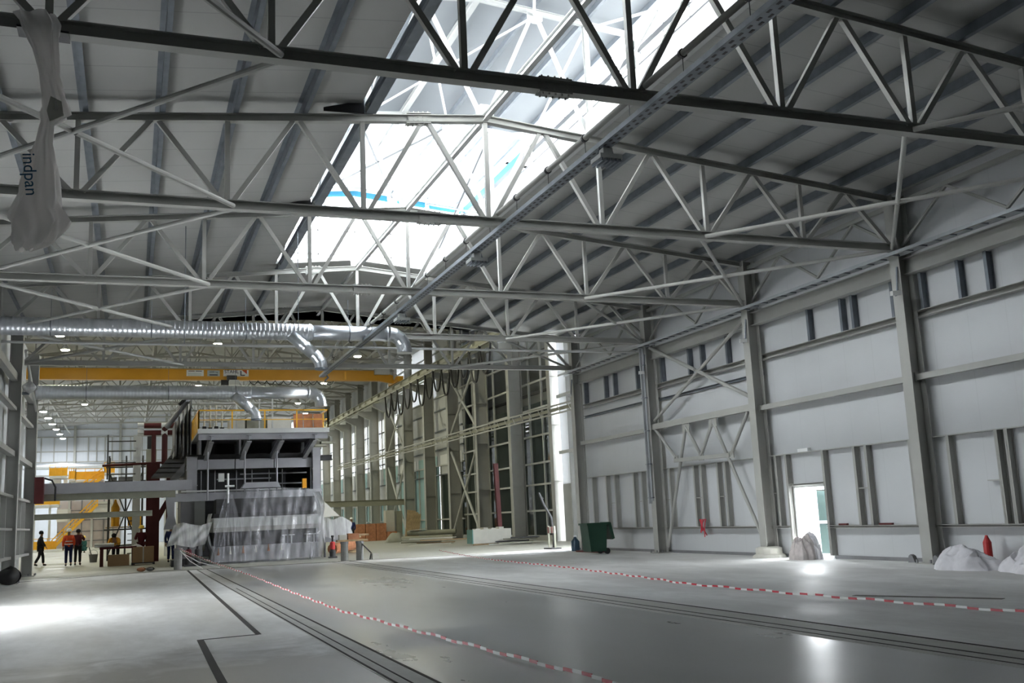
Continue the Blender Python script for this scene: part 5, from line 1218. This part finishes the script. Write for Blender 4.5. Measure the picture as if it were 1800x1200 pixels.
# ------------------------------------------------------------------ barrier tapes
def tape(pts, label, seg=.21):
    P = [Vector(p) for p in pts]; out = []
    d = [0]
    for a, c in zip(P, P[1:]): d.append(d[-1] + (c - a).length)
    def at(s):
        for i in range(len(P) - 1):
            if s <= d[i + 1] or i == len(P) - 2:
                u = (s - d[i]) / max(1e-6, d[i + 1] - d[i]); return P[i].lerp(P[i + 1], min(1, u))
    b = MB(); n = int(d[-1] / seg)
    for i in range(n):
        a, c = at(i * seg), at((i + 1) * seg); b.mi = i % 2
        wob = .012 * math.sin(i * .9)
        b.bar(a + Vector((0, 0, wob)), c + Vector((0, 0, wob)), .012, .036)
    return tag(b.build('barrier_tape', [TAPEW, TAPER]), label, 'barrier tape')
tape([(1.98, 46.9, .9), (2.9, 40, .45), (3.55, 33, .2), (3.72, 25, .08), (3.78, 19.5, .05), (4.0, 16.0, .05), (4.27, 11.6, .05), (4.42, 9.5, .05), (4.6, 6.5, .05)], 'red and white barrier tape along the polished lane, from the tape post toward the camera')
tape([(14.5, 49.4, .12), (13.9, 44, .05), (13.0, 37.4, .05), (12.5, 28.6, .05), (11.7, 21.5, .05), (11.42, 19.9, .05), (11.45, 15.9, .05), (11.7, 11.05, .05), (11.95, 7.5, .05)], 'red and white barrier tape on the pale floor between lane and door wall')

# ------------------------------------------------------------------ people
def skin_obj(name, m, parent, verts, edges, radii, root, sub=1):
    bm = bmesh.new(); lay = bm.verts.layers.skin.verify(); vs = [bm.verts.new(v) for v in verts]
    for e in edges: bm.edges.new((vs[e[0]], vs[e[1]]))
    for i, v in enumerate(vs): r = radii[i]; v[lay].radius = (r, r) if not isinstance(r, tuple) else r; v[lay].use_root = (i == root)
    me = bpy.data.meshes.new(name); bm.to_mesh(me); bm.free()
    o = bpy.data.objects.new(name, me); COL.objects.link(o)
    o.modifiers.new('s', 'SKIN').use_smooth_shade = True
    q = o.modifiers.new('b', 'SUBSURF'); q.levels = sub; q.render_levels = sub
    dg = bpy.context.evaluated_depsgraph_get(); me2 = bpy.data.meshes.new_from_object(o.evaluated_get(dg)); me2.name = name
    bpy.data.objects.remove(o); me2.materials.clear(); me2.materials.append(m)
    o = bpy.data.objects.new(name, me2); COL.objects.link(o); o.parent = parent
    ORG[o.name] = ORG[parent.name]
    return o
def person(label, loc, rz, jacket, trousers, helmet, pose='stand', vest=False, s=1.1):
    t = thing('person', label, 'person', loc, 'site workers')
    t.rotation_euler = (0, 0, rz); t.scale = (s, s, s); ORG[t.name] = (0, 0, 0)
    P = dict(pel=(0, 0, .94), wai=(0, 0, 1.08), che=(0, .01, 1.30), nek=(0, .01, 1.47), jaw=(0, .04, 1.56), hed=(0, .03, 1.66), crn=(0, .02, 1.74), nos=(0, .135, 1.62),
             sL=(-.19, 0, 1.42), sR=(.19, 0, 1.42), eL=(-.25, -.02, 1.15), eR=(.25, -.02, 1.15), wL=(-.26, .06, .90), wR=(.26, .06, .90),
             hL=(-.095, 0, .90), hR=(.095, 0, .90), kL=(-.10, .03, .49), kR=(.10, .03, .49), aL=(-.11, 0, .09), aR=(.11, 0, .09), tL=(-.13, .17, .04), tR=(.13, .17, .04))
    if pose == 'walk':
        P.update(kL=(-.10, .14, .50), aL=(-.10, .16, .10), tL=(-.11, .32, .05), kR=(.10, -.06, .49), aR=(.10, -.26, .13), tR=(.11, -.12, .05), eL=(-.25, -.10, 1.16), wL=(-.25, -.06, .92), eR=(.25, .08, 1.16), wR=(.24, .22, .96))
    if pose == 'work':
        P.update(eL=(-.26, .10, 1.17), wL=(-.16, .34, 1.18), eR=(.26, .10, 1.17), wR=(.14, .36, 1.14))
    if pose == 'phone':
        P.update(eR=(.27, .14, 1.22), wR=(.12, .26, 1.46))
    if pose == 'bend':
        for k in ('wai', 'che', 'nek', 'jaw', 'hed', 'crn', 'nos', 'sL', 'sR', 'eL', 'eR', 'wL', 'wR'):
            x, y, z = P[k]; a = -.9; yy = y * math.cos(a) - (z - .94) * math.sin(a); zz = y * math.sin(a) + (z - .94) * math.cos(a); P[k] = (x, yy, zz + .94)
        P.update(eL=(-.25, .55, .98), wL=(-.18, .75, .95), eR=(.25, .55, .98), wR=(.18, .78, .95))
    if pose == 'crouch':
        for k in list(P):
            x, y, z = P[k]
            if k[0] not in 'kat': P[k] = (x, y, z - .62)
        P.update(kL=(-.16, .36, .46), kR=(.16, .36, .46), aL=(-.13, .06, .09), aR=(.13, .06, .09), tL=(-.15, .22, .04), tR=(.15, .22, .04), eL=(-.25, .2, .6), eR=(.25, .2, .6), wL=(-.15, .42, .52), wR=(.15, .42, .52))
    R = dict(pel=.13, wai=.12, che=.135, nek=.055, jaw=.07, hed=.098, crn=.07, nos=.014, sL=.06, sR=.06, eL=.042, eR=.042, wL=.03, wR=.03, hL=.085, hR=.085, kL=.055, kR=.055, aL=.038, aR=.038, tL=.03, tR=.03)
    E = [('pel', 'wai'), ('wai', 'che'), ('che', 'nek'), ('nek', 'jaw'), ('jaw', 'hed'), ('hed', 'crn'), ('hed', 'nos'), ('che', 'sL'), ('sL', 'eL'), ('eL', 'wL'), ('che', 'sR'), ('sR', 'eR'), ('eR', 'wR'),
         ('pel', 'hL'), ('hL', 'kL'), ('kL', 'aL'), ('aL', 'tL'), ('pel', 'hR'), ('hR', 'kR'), ('kR', 'aR'), ('aR', 'tR')]
    keys = list(P); V = [P[k] for k in keys]; RD = [R[k] for k in keys]; ED = [(keys.index(a), keys.index(b)) for a, b in E]
    for sd in 'LR':                     # palm, four bent fingers and a thumb
        w = Vector(P['w' + sd]); d = (w - Vector(P['e' + sd])).normalized(); iw = keys.index('w' + sd)
        side = Vector((1, 0, 0)) if abs(d.x) < .8 else Vector((0, 1, 0)); side = (side - d * side.dot(d)).normalized(); nrm = d.cross(side)
        palm = w + d * .07; ip = len(V); V.append(tuple(palm)); RD.append(.032); ED.append((iw, ip))
        for j, ln in enumerate((.062, .072, .068, .052)):
            base = palm + d * .025 + side * (.030 - .020 * j); k1 = base + d * ln * .55; k2 = k1 + (d * .7 + nrm * .5).normalized() * ln * .5
            i0 = len(V); V += [tuple(base), tuple(k1), tuple(k2)]; RD += [.0095, .009, .0075]; ED += [(ip, i0), (i0, i0 + 1), (i0 + 1, i0 + 2)]
        th = w + d * .03 + side * .045; i0 = len(V); V += [tuple(th), tuple(th + d * .045 + side * .012)]; RD += [.011, .009]; ED += [(ip, i0), (i0, i0 + 1)]
    skin_obj('body', SKIN, t, V, ED, RD, keys.index('pel'))
    def sub(name, m, ks, es, k, root, add=None):
        idx = {q: i for i, q in enumerate(ks)}
        skin_obj(name, m, t, [P[q] for q in ks], [(idx[a], idx[b]) for a, b in es], [R[q] * k + .018 for q in ks], idx[root])
    P['nk2'] = tuple(Vector(P['che']).lerp(Vector(P['nek']), .8)); R['nk2'] = .07
    P['cL'] = tuple(Vector(P['eL']).lerp(Vector(P['wL']), .92)); P['cR'] = tuple(Vector(P['eR']).lerp(Vector(P['wR']), .92)); R['cL'] = R['cR'] = .032
    sub('jacket', jacket, ['pel', 'wai', 'che', 'nk2', 'sL', 'eL', 'cL', 'sR', 'eR', 'cR'], [('pel', 'wai'), ('wai', 'che'), ('che', 'nk2'), ('che', 'sL'), ('sL', 'eL'), ('eL', 'cL'), ('che', 'sR'), ('sR', 'eR'), ('eR', 'cR')], 1.12, 'wai')
    P['mL'] = tuple(Vector(P['kL']).lerp(Vector(P['aL']), .93)); P['mR'] = tuple(Vector(P['kR']).lerp(Vector(P['aR']), .93)); R['mL'] = R['mR'] = .05
    sub('trousers', trousers, ['pel', 'hL', 'kL', 'mL', 'hR', 'kR', 'mR'], [('pel', 'hL'), ('hL', 'kL'), ('kL', 'mL'), ('pel', 'hR'), ('hR', 'kR'), ('kR', 'mR')], 1.05, 'pel')
    for sd in 'LR':
        skin_obj('boot', BLACK, t, [tuple(Vector(P['a' + sd]) + Vector((0, -.03, -.03))), tuple(Vector(P['a' + sd]) + Vector((0, .03, -.035))), P['t' + sd]], [(0, 1), (1, 2)], [.052, .055, .042], 0)
    if helmet is not None:
        c = Vector(P['hed']); ax = (Vector(P['crn']) - Vector(P['jaw'])).normalized()
        b = MB(); b.lathe((0, 0, 0), [(.150, 0), (.150, .015), (.122, .02), (.118, .06), (.095, .11), (.05, .14), (.005, .147)], 16)
        b.v = [(v[0], v[1] * 1.15, v[2]) for v in b.v]
        b.box(-.07, .07, .12, .21, -.004, .012)
        q = Vector((0, 0, 1)).rotation_difference(ax); b.v = [tuple(q @ Vector(v) + c + ax * .025) for v in b.v]
        b.build('helmet', helmet, t, smooth=True)
    else:
        b = MB(); b.lathe((0, 0, 0), [(.10, -.06), (.112, 0), (.108, .05), (.07, .10), (.005, .12)], 14)
        q = Vector((0, 0, 1)).rotation_difference((Vector(P['crn']) - Vector(P['jaw'])).normalized()); b.v = [tuple(q @ Vector(v) + Vector(P['hed']) + Vector((0, -.02, .01))) for v in b.v]
        b.build('hair', DKCL, t, smooth=True)
    if vest:
        for z in (1.06, 1.20):
            b = MB(); n = 24
            b.path([(.178 * math.cos(2 * PI * i / n), .172 * math.sin(2 * PI * i / n) + .005, z) for i in range(n + 1)], .026, 6, flat=(.35, 1)); b.build('reflective_band', REFL, t)
    return t
person('person in an orange reflective vest walking away across the far floor', (-3.2, 61.5, 0), .1, ORANGE, NAVY, HELW, 'walk', True, 1.13)
person('person in wine red jacket just ahead of the orange vest', (-2.8, 63.0, 0), -.1, WINE, DKCL, None, 'phone', False, 1.13)
person('person in dark clothes stepping beside the dark gate wall column', (-4.85, 64.6, 0), -1.4, DKCL, DKCL, None, 'walk', False, 1.13)
person('person in teal with a yellow helmet crouching near the yellow stairs', (-4.1, 104, 0), 2.5, TEALC, TEALC, HELY, 'crouch', False, 1.3)
person('person in amber jacket bending over the work bench', (-.75, 59.6, 0), PI * .95, GOLD, DKCL, None, 'bend', False, 1.13)
person('person in wine red coat and yellow helmet left of the maroon post'.replace('left of', 'before'), (.55, 60.6, 0), .2, WINE, WINE, HELY, 'work', False, 1.13)
person('person in blue overalls with a yellow helmet beside the covered block', (2.05, 58.6, 0), -.3, NAVY, NAVY, HELY, 'stand', False, 1.13)
person('person in red top with a yellow helmet behind the blue overalls', (2.6, 60.2, 0), .5, WINE, DKCL, HELY, 'work', False, 1.13)
person('person in white helmet and blue green jacket by the reddish crates', (17.2, 84.0, 0), 2.6, NAVY, DKCL, HELW, 'stand', False, 1.15)
